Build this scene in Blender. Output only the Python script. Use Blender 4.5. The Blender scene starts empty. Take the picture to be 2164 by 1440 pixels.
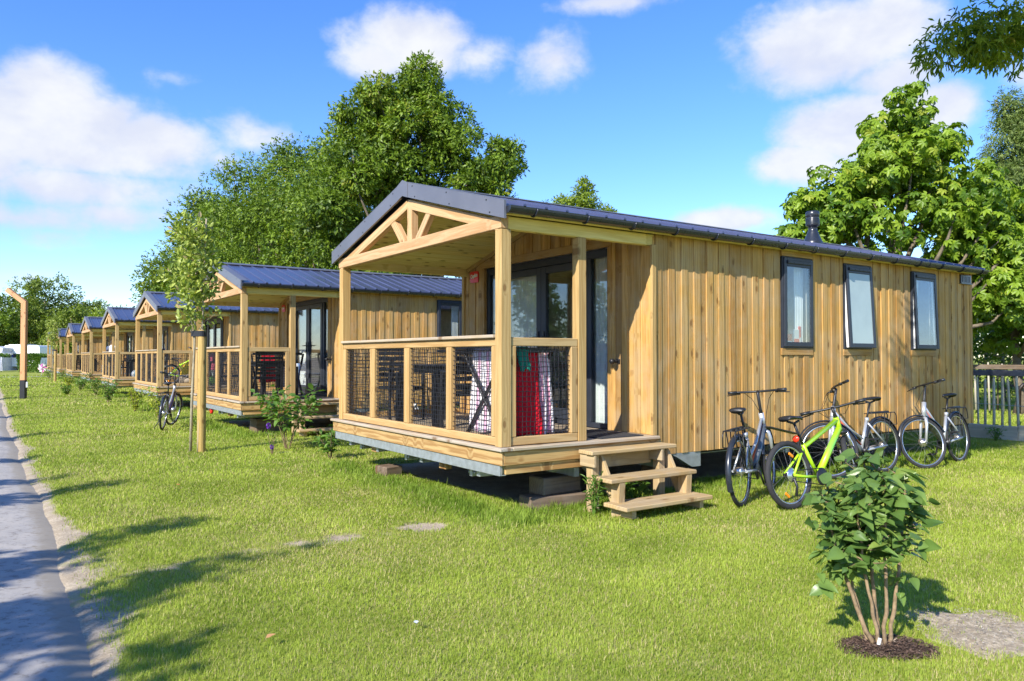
import bpy, math, random
import numpy as np
from mathutils import Vector, Matrix, Euler
SC = bpy.context.scene
COL = SC.collection
R = math.radians
rng = np.random.default_rng(7)
random.seed(7)
PI = math.pi
SUN_TRAVEL = Vector((1.38, 0.564, -1.0)).normalized()

# ------------------------------------------------------------------ mesh building
class MB:
    """collects shapes; build() links them as one mesh object. wc = grain coordinates (across, depth, along), rnd = one value per piece."""
    def __init__(s):
        s.v = []; s.f = []; s.wc = []; s.rnd = []; s.mi = []; s.sm = []; s.n = 0
    def add(s, verts, faces, wc=None, rnd=None, mi=0, smooth=False):
        verts = np.asarray(verts, float).reshape(-1, 3)
        s.v.append(verts)
        s.wc.append(np.asarray(wc, float) if wc is not None else verts)
        s.rnd.append(np.full(len(verts), random.random() if rnd is None else rnd))
        for f in faces:
            s.f.append([i + s.n for i in f]); s.mi.append(mi); s.sm.append(smooth)
        s.n += len(verts)
    def obox(s, M, hx, hy, hz, ch=0.0, grain=2, rnd=None, mi=0, off=None):
        """oriented box, M 4x4, half sizes, chamfer, grain axis"""
        h = np.array([hx, hy, hz], float)
        ch = min(ch, 0.45 * h.min())
        vs = []; idx = {}
        for sx in (-1, 1):
            for sy in (-1, 1):
                for sz in (-1, 1):
                    sg = np.array([sx, sy, sz])
                    if ch > 0:
                        for a in range(3):
                            q = sg * (h - ch); q[a] = sg[a] * h[a]
                            idx[(sx, sy, sz, a)] = len(vs); vs.append(q)
                    else:
                        for a in range(3): idx[(sx, sy, sz, a)] = len(vs)
                        vs.append(sg * h)
        fs = []
        for a in range(3):
            b, c = (a + 1) % 3, (a + 2) % 3
            for sa in (-1, 1):
                q = []
                for sb, scc in ((-1, -1), (1, -1), (1, 1), (-1, 1)):
                    k = [0, 0, 0]; k[a] = sa; k[b] = sb; k[c] = scc
                    q.append(idx[(k[0], k[1], k[2], a)])
                fs.append(q if sa > 0 else q[::-1])
        if ch > 0:
            for a in range(3):
                b, c = (a + 1) % 3, (a + 2) % 3
                for sb in (-1, 1):
                    for scc in (-1, 1):
                        k0 = [0, 0, 0]; k0[b] = sb; k0[c] = scc; k1 = list(k0); k0[a] = -1; k1[a] = 1
                        q = [idx[(*k0, b)], idx[(*k1, b)], idx[(*k1, c)], idx[(*k0, c)]]
                        fs.append(q[::-1] if sb * scc > 0 else q)
            for sx in (-1, 1):
                for sy in (-1, 1):
                    for sz in (-1, 1):
                        q = [idx[(sx, sy, sz, a)] for a in range(3)]
                        fs.append(q if sx * sy * sz > 0 else q[::-1])
        vs = np.array(vs)
        o = np.array([random.uniform(0, 40) for _ in range(3)]) if off is None else off
        ax = [(1, 2, 0), (0, 2, 1), (0, 1, 2)][grain]
        wc = vs[:, ax] + o
        Mn = np.array(M)
        wv = vs @ Mn[:3, :3].T + Mn[:3, 3]
        s.add(wv, fs, wc, rnd, mi)
    def box(s, a, b, ch=0.0, grain=None, rnd=None, mi=0):
        a = np.minimum(a, b); b2 = np.maximum(a, b); b = np.maximum(np.asarray(b, float), b2)
        a = np.asarray(a, float)
        h = (b - a) / 2
        if grain is None: grain = int(np.argmax(h))
        s.obox(Matrix.Translation(Vector((a + b) / 2)), h[0], h[1], h[2], ch, grain, rnd, mi)
    def beam(s, p, q, w, h, ch=0.0, up=(0, 0, 1), rnd=None, mi=0):
        """bar from p to q; w across, h along 'up'"""
        p = Vector(p); q = Vector(q); d = (q - p); L = d.length; d.normalize()
        u = Vector(up); sx = u.cross(d)
        if sx.length < 1e-6: sx = Vector((1, 0, 0)).cross(d)
        sx.normalize(); u = d.cross(sx)
        M = Matrix(((sx.x, u.x, d.x, 0), (sx.y, u.y, d.y, 0), (sx.z, u.z, d.z, 0), (0, 0, 0, 1)))
        M.translation = (p + q) / 2
        s.obox(M, w / 2, h / 2, L / 2, ch, 2, rnd, mi)
    def tube(s, pts, r, n=8, caps=True, rnd=None, mi=0, smooth=True, closed=False):
        pts = [Vector(p) for p in pts]; m = len(pts)
        rr = r if hasattr(r, '__len__') else [r] * m
        vs = []; wc = []; prev = None; al = 0.0
        o = [random.uniform(0, 40) for _ in range(3)]
        for i, p in enumerate(pts):
            if closed: t = pts[(i + 1) % m] - pts[i - 1]
            else: t = pts[min(i + 1, m - 1)] - pts[max(i - 1, 0)]
            t.normalize()
            if prev is None:
                a = Vector((0, 0, 1)) if abs(t.z) < 0.9 else Vector((1, 0, 0))
                x = a.cross(t).normalized()
            else:
                x = (prev - t * prev.dot(t)).normalized()
            prev = x; y = t.cross(x)
            if i: al += (p - pts[i - 1]).length
            for k in range(n):
                c, sn = math.cos(2 * PI * k / n), math.sin(2 * PI * k / n)
                vs.append(p + (x * c + y * sn) * rr[i]); wc.append((c * rr[i] + o[0], sn * rr[i] + o[1], al + o[2]))
        fs = []
        for i in range(m if closed else m - 1):
            j = (i + 1) % m
            for k in range(n):
                k2 = (k + 1) % n
                fs.append([i * n + k, i * n + k2, j * n + k2, j * n + k])
        s.add([tuple(v) for v in vs], fs, wc, rnd, mi, smooth)
        if caps and not closed and n > 2:
            b = s.n - len(vs)
            for q in ([b + k for k in range(n)][::-1], [b + (m - 1) * n + k for k in range(n)]):
                s.f.append(q); s.mi.append(mi); s.sm.append(False)
    def lathe(s, prof, M=None, n=20, rnd=None, mi=0, smooth=True):
        """profile (r,z) spun round local z"""
        vs = []
        for r_, z in prof:
            for k in range(n):
                vs.append((r_ * math.cos(2 * PI * k / n), r_ * math.sin(2 * PI * k / n), z))
        fs = []
        for i in range(len(prof) - 1):
            for k in range(n):
                k2 = (k + 1) % n
                fs.append([i * n + k, i * n + k2, (i + 1) * n + k2, (i + 1) * n + k])
        vs = np.array(vs)
        if M is not None:
            Mn = np.array(M); vs = vs @ Mn[:3, :3].T + Mn[:3, 3]
        s.add(vs, fs, None, rnd, mi, smooth)
    def prism(s, poly, axis, a, b, rnd=None, mi=0, grain=None):
        """polygon in the plane across 'axis', extruded from a to b along it"""
        o = [1, 2] if axis == 0 else ([0, 2] if axis == 1 else [0, 1])
        n = len(poly); vs = []
        for w in (a, b):
            for p in poly:
                q = [0, 0, 0]; q[axis] = w; q[o[0]] = p[0]; q[o[1]] = p[1]; vs.append(q)
        fs = [list(range(n)), list(range(n, 2 * n))[::-1]] + [[i, n + i, n + (i + 1) % n, (i + 1) % n] for i in range(n)]
        vs = np.array(vs, float)
        g = grain if grain is not None else axis
        ax = [(1, 2, 0), (0, 2, 1), (0, 1, 2)][g]
        s.add(vs, fs, vs[:, ax] + np.array([random.uniform(0, 40) for _ in range(3)]), rnd, mi)
    def build(s, name, mats, parent=None, fix=False):
        me = bpy.data.meshes.new(name)
        v = np.concatenate(s.v) if s.v else np.zeros((0, 3))
        me.from_pydata(v.tolist(), [], s.f)
        me.polygons.foreach_set('material_index', s.mi)
        me.polygons.foreach_set('use_smooth', s.sm)
        a = me.attributes.new('wc', 'FLOAT_VECTOR', 'POINT'); a.data.foreach_set('vector', np.concatenate(s.wc).astype(np.float32).ravel())
        a = me.attributes.new('rnd', 'FLOAT', 'POINT'); a.data.foreach_set('value', np.concatenate(s.rnd).astype(np.float32))
        for m in (mats if isinstance(mats, (list, tuple)) else [mats]): me.materials.append(m)
        if fix:
            import bmesh
            bm = bmesh.new(); bm.from_mesh(me); bmesh.ops.recalc_face_normals(bm, faces=bm.faces); bm.to_mesh(me); bm.free()
        me.update()
        o = bpy.data.objects.new(name, me); COL.objects.link(o)
        if parent is not None: o.parent = parent
        return o

def fast_mesh(name, V, F, mats, parent=None, rnd=None, col=None, smooth=False, link=True):
    """V (n,3), F (m,k) constant k"""
    me = bpy.data.meshes.new(name)
    V = np.ascontiguousarray(V, np.float32); F = np.ascontiguousarray(F, np.int32)
    m, k = F.shape
    me.vertices.add(len(V)); me.vertices.foreach_set('co', V.ravel())
    me.loops.add(m * k); me.loops.foreach_set('vertex_index', F.ravel())
    me.polygons.add(m); me.polygons.foreach_set('loop_start', np.arange(0, m * k, k, dtype=np.int32))
    if smooth: me.polygons.foreach_set('use_smooth', np.ones(m, bool))
    if rnd is not None:
        a = me.attributes.new('rnd', 'FLOAT', 'POINT'); a.data.foreach_set('value', np.ascontiguousarray(rnd, np.float32))
    if col is not None:
        a = me.attributes.new('tint', 'FLOAT_VECTOR', 'POINT'); a.data.foreach_set('vector', np.ascontiguousarray(col, np.float32).ravel())
    for mt in (mats if isinstance(mats, (list, tuple)) else [mats]): me.materials.append(mt)
    me.update(calc_edges=True)
    o = bpy.data.objects.new(name, me)
    if link: COL.objects.link(o)
    if parent is not None: o.parent = parent
    return o

def tag(o, label=None, cat=None, group=None, kind=None):
    if label: o['label'] = label
    if cat: o['category'] = cat
    if group: o['group'] = group
    if kind: o['kind'] = kind
    return o
def empty(name, loc=(0, 0, 0), rz=0.0, label=None, cat=None, group=None):
    o = bpy.data.objects.new(name, None); COL.objects.link(o); o.empty_display_size = 0.2
    o.location = loc; o.rotation_euler = (0, 0, rz)
    return tag(o, label, cat, group)
def kids(o):
    return [c for c in bpy.data.objects if c.parent == o]
def copy_tree(o, parent=None):
    c = o.copy(); COL.objects.link(c)
    if parent is not None: c.parent = parent
    for ch in kids(o): copy_tree(ch, c)
    return c

# ------------------------------------------------------------------ materials
def new_mat(name):
    m = bpy.data.materials.new(name); m.use_nodes = True
    nt = m.node_tree; nt.nodes.clear()
    out = nt.nodes.new('ShaderNodeOutputMaterial')
    return m, nt, out
class G:
    """tiny node-graph helper"""
    def __init__(s, nt): s.nt = nt
    def n(s, t, **k):
        x = s.nt.nodes.new('ShaderNode' + t)
        for a, b in k.items(): setattr(x, a, b)
        return x
    def set(s, sock, v):
        if v is None: return
        if isinstance(v, bpy.types.NodeSocket): s.nt.links.new(v, sock)
        else: sock.default_value = v
    def math(s, op, a, b=None, c=None, clamp=False):
        x = s.n('Math', operation=op); x.use_clamp = clamp
        s.set(x.inputs[0], a); s.set(x.inputs[1], b); s.set(x.inputs[2], c); return x.outputs[0]
    def vmath(s, op, a, b=None, scale=None):
        x = s.n('VectorMath', operation=op); s.set(x.inputs[0], a); s.set(x.inputs[1], b)
        if scale is not None: s.set(x.inputs['Scale'], scale)
        return x.outputs['Value'] if op in ('DOT_PRODUCT', 'LENGTH', 'DISTANCE') else x.outputs[0]
    def mix(s, f, a, b, blend='MIX'):
        x = s.n('Mix', data_type='RGBA', blend_type=blend); s.set(x.inputs[0], f)
        for sock, v in ((x.inputs[6], a), (x.inputs[7], b)):
            s.set(sock, v if isinstance(v, bpy.types.NodeSocket) or len(v) == 4 else (*v, 1))
        return x.outputs[2]
    def ramp(s, f, stops, interp='LINEAR'):
        x = s.n('ValToRGB'); s.set(x.inputs[0], f); e = x.color_ramp.elements; x.color_ramp.interpolation = interp
        while len(e) < len(stops): e.new(0.5)
        for el, (p, c) in zip(e, stops):
            el.position = p; el.color = (c, c, c, 1) if not hasattr(c, '__len__') else (*c, 1)
        return x.outputs[0]
    def maprange(s, v, a, b, c=0.0, d=1.0, smooth=True):
        x = s.n('MapRange'); x.interpolation_type = 'SMOOTHSTEP' if smooth else 'LINEAR'
        for i, q in enumerate((v, a, b, c, d)): s.set(x.inputs[i], q)
        return x.outputs[0]
    def noise(s, vec, scale, detail=3.0, rough=0.55, dist=0.0, dim='3D', out=0):
        x = s.n('TexNoise', noise_dimensions=dim); s.set(x.inputs['Vector'], vec); s.set(x.inputs['Scale'], scale)
        x.inputs['Detail'].default_value = detail; x.inputs['Roughness'].default_value = rough; x.inputs['Distortion'].default_value = dist
        return x.outputs[out]
    def attr(s, name, out='Fac'):
        x = s.n('Attribute', attribute_name=name); return x.outputs[out]
    def pos(s):
        return s.n('NewGeometry').outputs['Position']
    def obj(s):
        return s.n('TexCoord').outputs['Object']
    def bump(s, h, strength=0.3, dist=0.01):
        x = s.n('Bump'); s.set(x.inputs['Height'], h); x.inputs['Strength'].default_value = strength; x.inputs['Distance'].default_value = dist
        return x.outputs[0]
    def bsdf(s, color, rough=0.6, metal=0.0, spec=0.5, normal=None, coat=0.0):
        x = s.n('BsdfPrincipled')
        s.set(x.inputs['Base Color'], color if isinstance(color, bpy.types.NodeSocket) or len(color) == 4 else (*color, 1))
        s.set(x.inputs['Roughness'], rough); s.set(x.inputs['Metallic'], metal); x.inputs['Specular IOR Level'].default_value = spec
        if coat: x.inputs['Coat Weight'].default_value = coat
        if normal is not None: s.set(x.inputs['Normal'], normal)
        return x

def wood(name, light, dark, knot=(0.16, 0.07, 0.02), knots=0.35, grain=1.0, weather=0.0, rough=0.75, spread=0.35, grey=(0.42, 0.38, 0.32)):
    m, nt, out = new_mat(name); g = G(nt)
    wc = g.attr('wc', 'Vector'); rnd = g.attr('rnd')
    st = g.n('Mapping'); g.set(st.inputs[0], wc); st.inputs['Scale'].default_value = (1, 1, 0.09)
    big = g.noise(st.outputs[0], 9.0, 3, 0.6)
    # knots: scattered voronoi cells stretched along the board, the grain bends round them
    kx = g.n('SeparateXYZ'); g.set(kx.inputs[0], wc); km = g.n('CombineXYZ'); g.set(km.inputs[0], g.math('MULTIPLY', kx.outputs[0], 10.0)); g.set(km.inputs[1], g.math('MULTIPLY', kx.outputs[2], 4.6))
    vo = g.n('TexVoronoi', voronoi_dimensions='2D'); g.set(vo.inputs['Vector'], km.outputs[0]); vo.inputs['Scale'].default_value = 1.0; vo.inputs['Randomness'].default_value = 1.0
    pick = g.math('LESS_THAN', g.n('SeparateColor').outputs[0], knots)
    sep = pick.node.inputs[0].links[0].from_node; g.set(sep.inputs[0], vo.outputs['Color'])
    kd = vo.outputs['Distance']
    kmask = g.math('MULTIPLY', g.maprange(kd, 0.19, 0.12), pick)
    khalo = g.math('MULTIPLY', g.maprange(kd, 0.42, 0.14), pick)
    sx = g.n('SeparateXYZ'); g.set(sx.inputs[0], wc)
    ringc = g.math('ADD', g.math('MULTIPLY', sx.outputs[0], 170.0), g.math('MULTIPLY', sx.outputs[1], 60.0))
    ringc = g.math('ADD', ringc, g.math('MULTIPLY', big, 22.0))
    ringc = g.math('ADD', ringc, g.math('MULTIPLY', khalo, 7.0))
    ring = g.math('ADD', g.math('MULTIPLY', g.math('SINE', ringc), 0.5), 0.5)
    fm = g.n('Mapping'); g.set(fm.inputs[0], wc); fm.inputs['Scale'].default_value = (90, 90, 2.2)
    fine = g.noise(fm.outputs[0], 1.0, 4, 0.65)
    t = g.math('ADD', g.math('MULTIPLY', ring, 0.30 * grain), g.math('MULTIPLY', fine, 0.55))
    t = g.math('ADD', t, g.math('MULTIPLY', big, 0.35))
    c = g.mix(g.maprange(t, 0.35, 0.95), light, dark)
    # each board its own tint
    tint = g.ramp(rnd, [(0.0, (1 + spread * .35, 1 + spread * .30, 1 + spread * .22)), (0.3, (1.0, 0.97, 0.90)), (0.5, (1 - spread * .3, 1 - spread * .42, 1 - spread * .55)),
                        (0.62, (1.02, 1.0, 1.0)), (0.8, (0.97, 1.0, 1.06)), (1.0, (1 - spread * .55, 1 - spread * .62, 1 - spread * .6))])
    c = g.mix(1.0, c, tint, 'MULTIPLY')
    if weather:
        wn = g.noise(g.pos(), 3.0, 4, 0.65)
        c = g.mix(g.math('MULTIPLY', g.maprange(wn, 0.35, 0.72), weather), c, grey)
    c = g.mix(g.math('MULTIPLY', khalo, 0.35), c, tuple(x * .55 for x in dark))
    c = g.mix(g.math('MULTIPLY', kmask, 0.6), c, knot)
    b = g.bsdf(c, rough, 0, 0.25, g.bump(g.math('ADD', fine, g.math('MULTIPLY', ring, 0.4)), 0.35, 0.004))
    nt.links.new(b.outputs[0], out.inputs[0]); return m

def plain(name, col, rough=0.5, metal=0.0, spec=0.5, var=0.12, scale=6.0, bump=0.0, coat=0.0):
    m, nt, out = new_mat(name); g = G(nt)
    n1 = g.noise(g.obj(), scale, 4, 0.6)
    c = g.mix(g.maprange(n1, 0.3, 0.7), tuple(x * (1 - var) for x in col), tuple(min(1, x * (1 + var)) for x in col))
    r_ = g.math('ADD', rough, g.math('MULTIPLY', g.math('SUBTRACT', n1, 0.5), 0.2), clamp=True)
    nm = g.bump(g.noise(g.obj(), scale * 12, 3), bump, 0.005) if bump else None
    b = g.bsdf(c, r_, metal, spec, nm, coat)
    nt.links.new(b.outputs[0], out.inputs[0]); return m

def leafmat(name, dark, light, trans=0.35, rough=0.45, yellow=None, spec=0.35):
    m, nt, out = new_mat(name); g = G(nt)
    rnd = g.attr('rnd')
    st = [(0.0, dark), (0.75, light)]
    if yellow: st += [(0.93, light), (1.0, yellow)]
    c = g.ramp(rnd, st)
    b = g.bsdf(c, rough, 0, spec)
    t = g.n('BsdfTranslucent'); g.set(t.inputs[0], g.mix(1.0, c, (1.25, 1.35, 0.55), 'MULTIPLY'))
    mx = g.n('MixShader'); mx.inputs[0].default_value = trans
    nt.links.new(b.outputs[0], mx.inputs[1]); nt.links.new(t.outputs[0], mx.inputs[2])
    nt.links.new(mx.outputs[0], out.inputs[0]); return m

def glassmat(name, tint=(0.93, 0.96, 0.95), refl=1.0):
    m, nt, out = new_mat(name); g = G(nt)
    tr = g.n('BsdfTransparent'); tr.inputs[0].default_value = (*tint, 1)
    gl = g.n('BsdfGlossy'); gl.inputs['Roughness'].default_value = 0.012; gl.inputs[0].default_value = (0.95, 0.97, 1, 1)
    wob = g.noise(g.obj(), 1.3, 2)
    g.set(gl.inputs['Normal'], g.bump(wob, 0.05, 0.02))
    lw = g.n('LayerWeight'); lw.inputs[0].default_value = 0.5
    f = g.math('ADD', g.math('MULTIPLY', g.math('POWER', lw.outputs['Facing'], 3.5), 0.70 * refl), 0.075 * refl, clamp=True)
    mx = g.n('MixShader'); g.set(mx.inputs[0], f)
    nt.links.new(tr.outputs[0], mx.inputs[1]); nt.links.new(gl.outputs[0], mx.inputs[2])
    nt.links.new(mx.outputs[0], out.inputs[0]); return m

M = {}
M['wall'] = wood('larch_siding', (0.545, 0.34, 0.112), (0.375, 0.20, 0.050), spread=0.66, knots=0.14, weather=0.30, grey=(0.47, 0.40, 0.29))
M['beam'] = wood('planed_beam', (0.60, 0.40, 0.215), (0.44, 0.25, 0.11), spread=0.22, knots=0.22)
M['post'] = wood('post_wood', (0.53, 0.36, 0.145), (0.40, 0.245, 0.085), spread=0.15, knots=0.15)
M['rail'] = wood('rail_wood', (0.54, 0.375, 0.17), (0.41, 0.25, 0.095), spread=0.3, knots=0.2)
M['cap'] = wood('weathered_cap', (0.50, 0.42, 0.31), (0.38, 0.29, 0.19), spread=0.2, knots=0.1, weather=0.6)
M['fascia'] = wood('fascia_wood', (0.56, 0.38, 0.16), (0.36, 0.20, 0.07), spread=0.3, knots=0.3, grain=1.5)
M['soffit'] = wood('soffit_boards', (0.84, 0.70, 0.30), (0.68, 0.52, 0.17), spread=0.2, knots=0.3)
M['deck'] = wood('deck_boards', (0.42, 0.34, 0.23), (0.30, 0.22, 0.13), spread=0.3, knots=0.15, weather=0.5)
M['step'] = wood('step_wood', (0.52, 0.38, 0.185), (0.37, 0.245, 0.105), spread=0.25, knots=0.15, weather=0.35)
M['sleeper'] = wood('old_sleeper', (0.20, 0.14, 0.09), (0.11, 0.075, 0.05), spread=0.4, knots=0.1, weather=0.5, grey=(0.24, 0.21, 0.18))
M['lamp'] = wood('lamp_post_wood', (0.66, 0.36, 0.19), (0.50, 0.24, 0.11), spread=0.1, knots=0.15)
M['stake'] = wood('round_stake', (0.50, 0.36, 0.13), (0.36, 0.24, 0.08), spread=0.2, knots=0.25)
M['cane'] = wood('bamboo', (0.52, 0.46, 0.34), (0.38, 0.32, 0.22), spread=0.3, knots=0.0)
M['greywood'] = wood('grey_pales', (0.58, 0.55, 0.46), (0.42, 0.39, 0.31), spread=0.4, knots=0.05, weather=0.5, grey=(0.50, 0.51, 0.42))
M['darkrail'] = plain('dark_rail', (0.10, 0.10, 0.12), 0.6, var=0.3)
M['roof'] = plain('roof_sheet', (0.105, 0.115, 0.19), 0.30, 0.45, 0.6, var=0.1, scale=1.5)
M['flash'] = plain('roof_flashing', (0.15, 0.152, 0.175), 0.42, 0.2, 0.5, var=0.08, scale=2)
M['gutter'] = plain('gutter_plastic', (0.022, 0.027, 0.038), 0.28, 0, 0.6)
M['anth'] = plain('anthracite_frame', (0.026, 0.031, 0.043), 0.42, 0, 0.4)
M['black'] = plain('black_plastic', (0.016, 0.017, 0.020), 0.42, 0, 0.5)
M['net'] = plain('net_cord', (0.02, 0.021, 0.026), 0.6, 0, 0.3)
M['rubber'] = plain('tyre_rubber', (0.035, 0.035, 0.038), 0.8, 0, 0.3, bump=0.5, scale=20)
M['steel'] = plain('galvanised', (0.45, 0.49, 0.52), 0.45, 0.6, 0.5, scale=15)
M['chrome'] = plain('bright_metal', (0.62, 0.63, 0.65), 0.25, 0.9, 0.5)
M['silver'] = plain('silver_paint', (0.52, 0.54, 0.57), 0.32, 0.5, 0.5, var=0.04)
M['slate'] = plain('slate_paint', (0.16, 0.18, 0.20), 0.35, 0.3, 0.5, var=0.04)
M['inner'] = plain('inner_wall', (.80, .77, .70), 0.8)
M['innerfloor'] = plain('inner_floor', (0.30, 0.22, 0.13), 0.6)
M['white'] = plain('white_paint', (0.80, 0.80, 0.79), 0.5, var=0.04)
M['curtain'] = plain('white_curtain', (0.78, 0.78, 0.78), 0.9, var=0.06)
M['red'] = plain('red_plate', (0.75, 0.03, 0.02), 0.4, var=0.04)
M['glass'] = glassmat('window_glass')
M['frost'] = plain('frosted_pane', (0.36, 0.43, 0.42), 0.10, 0, 0.8, var=0.06, scale=2)
M['mat'] = plain('door_mat', (0.03, 0.032, 0.036), 0.95, bump=0.8, scale=30)
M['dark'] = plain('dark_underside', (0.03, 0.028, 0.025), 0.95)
# ------------------------------------------------------------------ the cabins
BX, BY = 3.865, 5.79
LEN, APEX, EAVE_R, EAVE_L, ZE, ZA = 9.08, 1.95, -0.06, 4.05, 2.90, 3.445
def ztop(y):
    return ZE + (y - EAVE_R) * (ZA - ZE) / (APEX - EAVE_R) if y < APEX else ZE + (EAVE_L - y) * (ZA - ZE) / (EAVE_L - APEX)

def siding(mb, axis, a, b, zb, zt, face, out, openings=(), period=0.2):
    """vertical board-on-board cladding along 'axis' from a to b; zt(u) top; openings (u0,u1,z0,z1)"""
    def put(u0, u1, d0, d1, rnd):
        for (o0, o1, p0, p1) in openings:
            for cut in (o0, o1):
                if u0 + .004 < cut < u1 - .004: put(u0, cut, d0, d1, rnd); put(cut, u1, d0, d1, rnd); return
        segs = [(zb, min(zt(u0), zt(u1)))]
        for (o0, o1, p0, p1) in openings:
            if o0 - .003 < (u0 + u1) / 2 < o1 + .003:
                segs = [q for s in segs for q in ((s[0], min(s[1], p0)), (max(s[0], p1), s[1])) if q[1] - q[0] > 0.02]
        for z0, z1 in segs:
            p = [0, 0, z0]; q = [0, 0, z1]
            p[axis] = u0; q[axis] = u1; o = 1 - axis
            p[o] = face + out * d0; q[o] = face + out * d1
            if p[o] > q[o]: p[o], q[o] = q[o], p[o]
            mb.box(p, q, 0.003, 2, rnd)
    u = a; k = 0
    while u < b - 0.02:
        w = 0.102 + random.uniform(-0.012, 0.012); gap = period - w + random.uniform(-0.008, 0.008)
        j = random.uniform(-0.003, 0.003)
        put(u, min(u + w, b), 0.0, 0.022 + j, random.random())
        if u + w < b: put(u + w - 0.012, min(u + w + gap + 0.012, b), -0.014, 0.0105 + j * .4, random.random())
        u += w + gap; k += 1

def netting(p0, ux, w, h, cell=0.047, r=0.0040, seed=0):
    """square knotted net hung in a bay: p0 lower corner, ux horizontal direction"""
    mb = MB(); rr = random.Random(seed)
    p0 = Vector(p0); ux = Vector(ux); nrm = ux.cross(Vector((0, 0, 1)))
    nx = max(2, round(w / cell)); nz = max(2, round(h / cell))
    def P(i, j):
        a, c = i / nx, j / nz
        sag = 0.012 * math.sin(PI * a) * (0.4 + 0.8 * c) * (1 if 0 < j < nz else 0)
        x = a * w + 0.006 * math.sin(j * 1.3 + i * .4) * math.sin(PI * a)
        return p0 + ux * x + Vector((0, 0, c * h - sag + 0.003 * math.sin(i * 1.7 + j))) + nrm * (0.012 * math.sin(PI * a) * math.sin(PI * c) + 0.004 * math.sin(i * 2.1 + j * 1.1))
    for i in range(nx + 1): mb.tube([P(i, j) for j in range(nz + 1)], r, 3, False, .5)
    for j in range(nz + 1): mb.tube([P(i, j) for i in range(nx + 1)], r, 3, False, .5)
    return mb

def make_window(root, x0, x1, z0, z1, tilt, pane_mat):
    """window on the right-hand side wall, outer face y about 0.02"""
    w = MB(); f = 0.022
    w.box((x0, 0.028, z0), (x0 + f, 0.11, z1), 0.004); w.box((x1 - f, 0.028, z0), (x1, 0.11, z1), 0.004)
    w.box((x0 + f, 0.030, z1 - f), (x1 - f, 0.11, z1), 0.004); w.box((x0 + f, 0.030, z0), (x1 - f, 0.11, z0 + f), 0.004)
    win = w.build('window', M['anth'], root)
    s = MB(); a, b, c, d = x0 + .014, x1 - .014, z0 + .014, z1 - .014; t = .060
    def T(p): # tilt about the top edge, bottom swings out (towards -y)
        y, z = p[1], p[2] - d
        return (p[0], y * math.cos(tilt) + z * math.sin(tilt), d + z * math.cos(tilt) - y * math.sin(tilt) * 0 )
    def bar(p, q, mi=0):
        m2 = MB(); m2.box(p, q, 0.006, mi=mi)
        s.add([T(v) for v in m2.v[0]], m2.f, m2.wc[0], .5, mi)
    yo, yi = 0.010, 0.040
    bar((a, yo, c), (a + t, yi, d)); bar((b - t, yo, c), (b, yi, d))
    bar((a + t, yo + .001, c), (b - t, yi, c + t)); bar((a + t, yo + .001, d - t - .05), (b - t, yi, d))
    s.build('sash', M['anth'], win)
    if tilt > 0:                                   # the white inner face of an opened sash shows at its edge
        e = MB(); m2 = MB(); m2.box((a + .004, yi + .002, c + .004), (b - .004, yi + .032, d - .004))
        for i, (p, q) in enumerate((((a + .004, yi, c + .004), (a + t * .8, yi + .034, d - .004)), ((b - t * .8, yi, c + .004), (b - .004, yi + .034, d - .004)), ((a + t * .8, yi, c + .004), (b - t * .8, yi + .034, c + t * .8)))):
            m3 = MB(); m3.box(p, q, .003); e.add([T(v) for v in m3.v[0]], m3.f, None, .5)
        e.build('sash_edge', M['white'], win)
    g = MB(); m2 = MB(); m2.box((a + t - .004, .018, c + t - .004), (b - t + .004, .027, d - t - .046))
    g.add([T(v) for v in m2.v[0]], m2.f, None, .5); g.build('pane', pane_mat, win)
    v = MB(); m2 = MB(); m2.box((a + t * .9, yo - .018, d - .075), (b - t * .9, yo + .002, d - .035), .004)
    v.add([T(q) for q in m2.v[0]], m2.f, None, .5)
    for k in range(5):
        xx = a + t + (b - a - 2 * t) * (k + .5) / 5; m2 = MB(); m2.box((xx - .03, yo - .021, d - .065), (xx + .03, yo - .017, d - .05)); v.add([T(q) for q in m2.v[0]], m2.f, None, .5)
    v.build('vent', M['black'], win)
    return win

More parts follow.
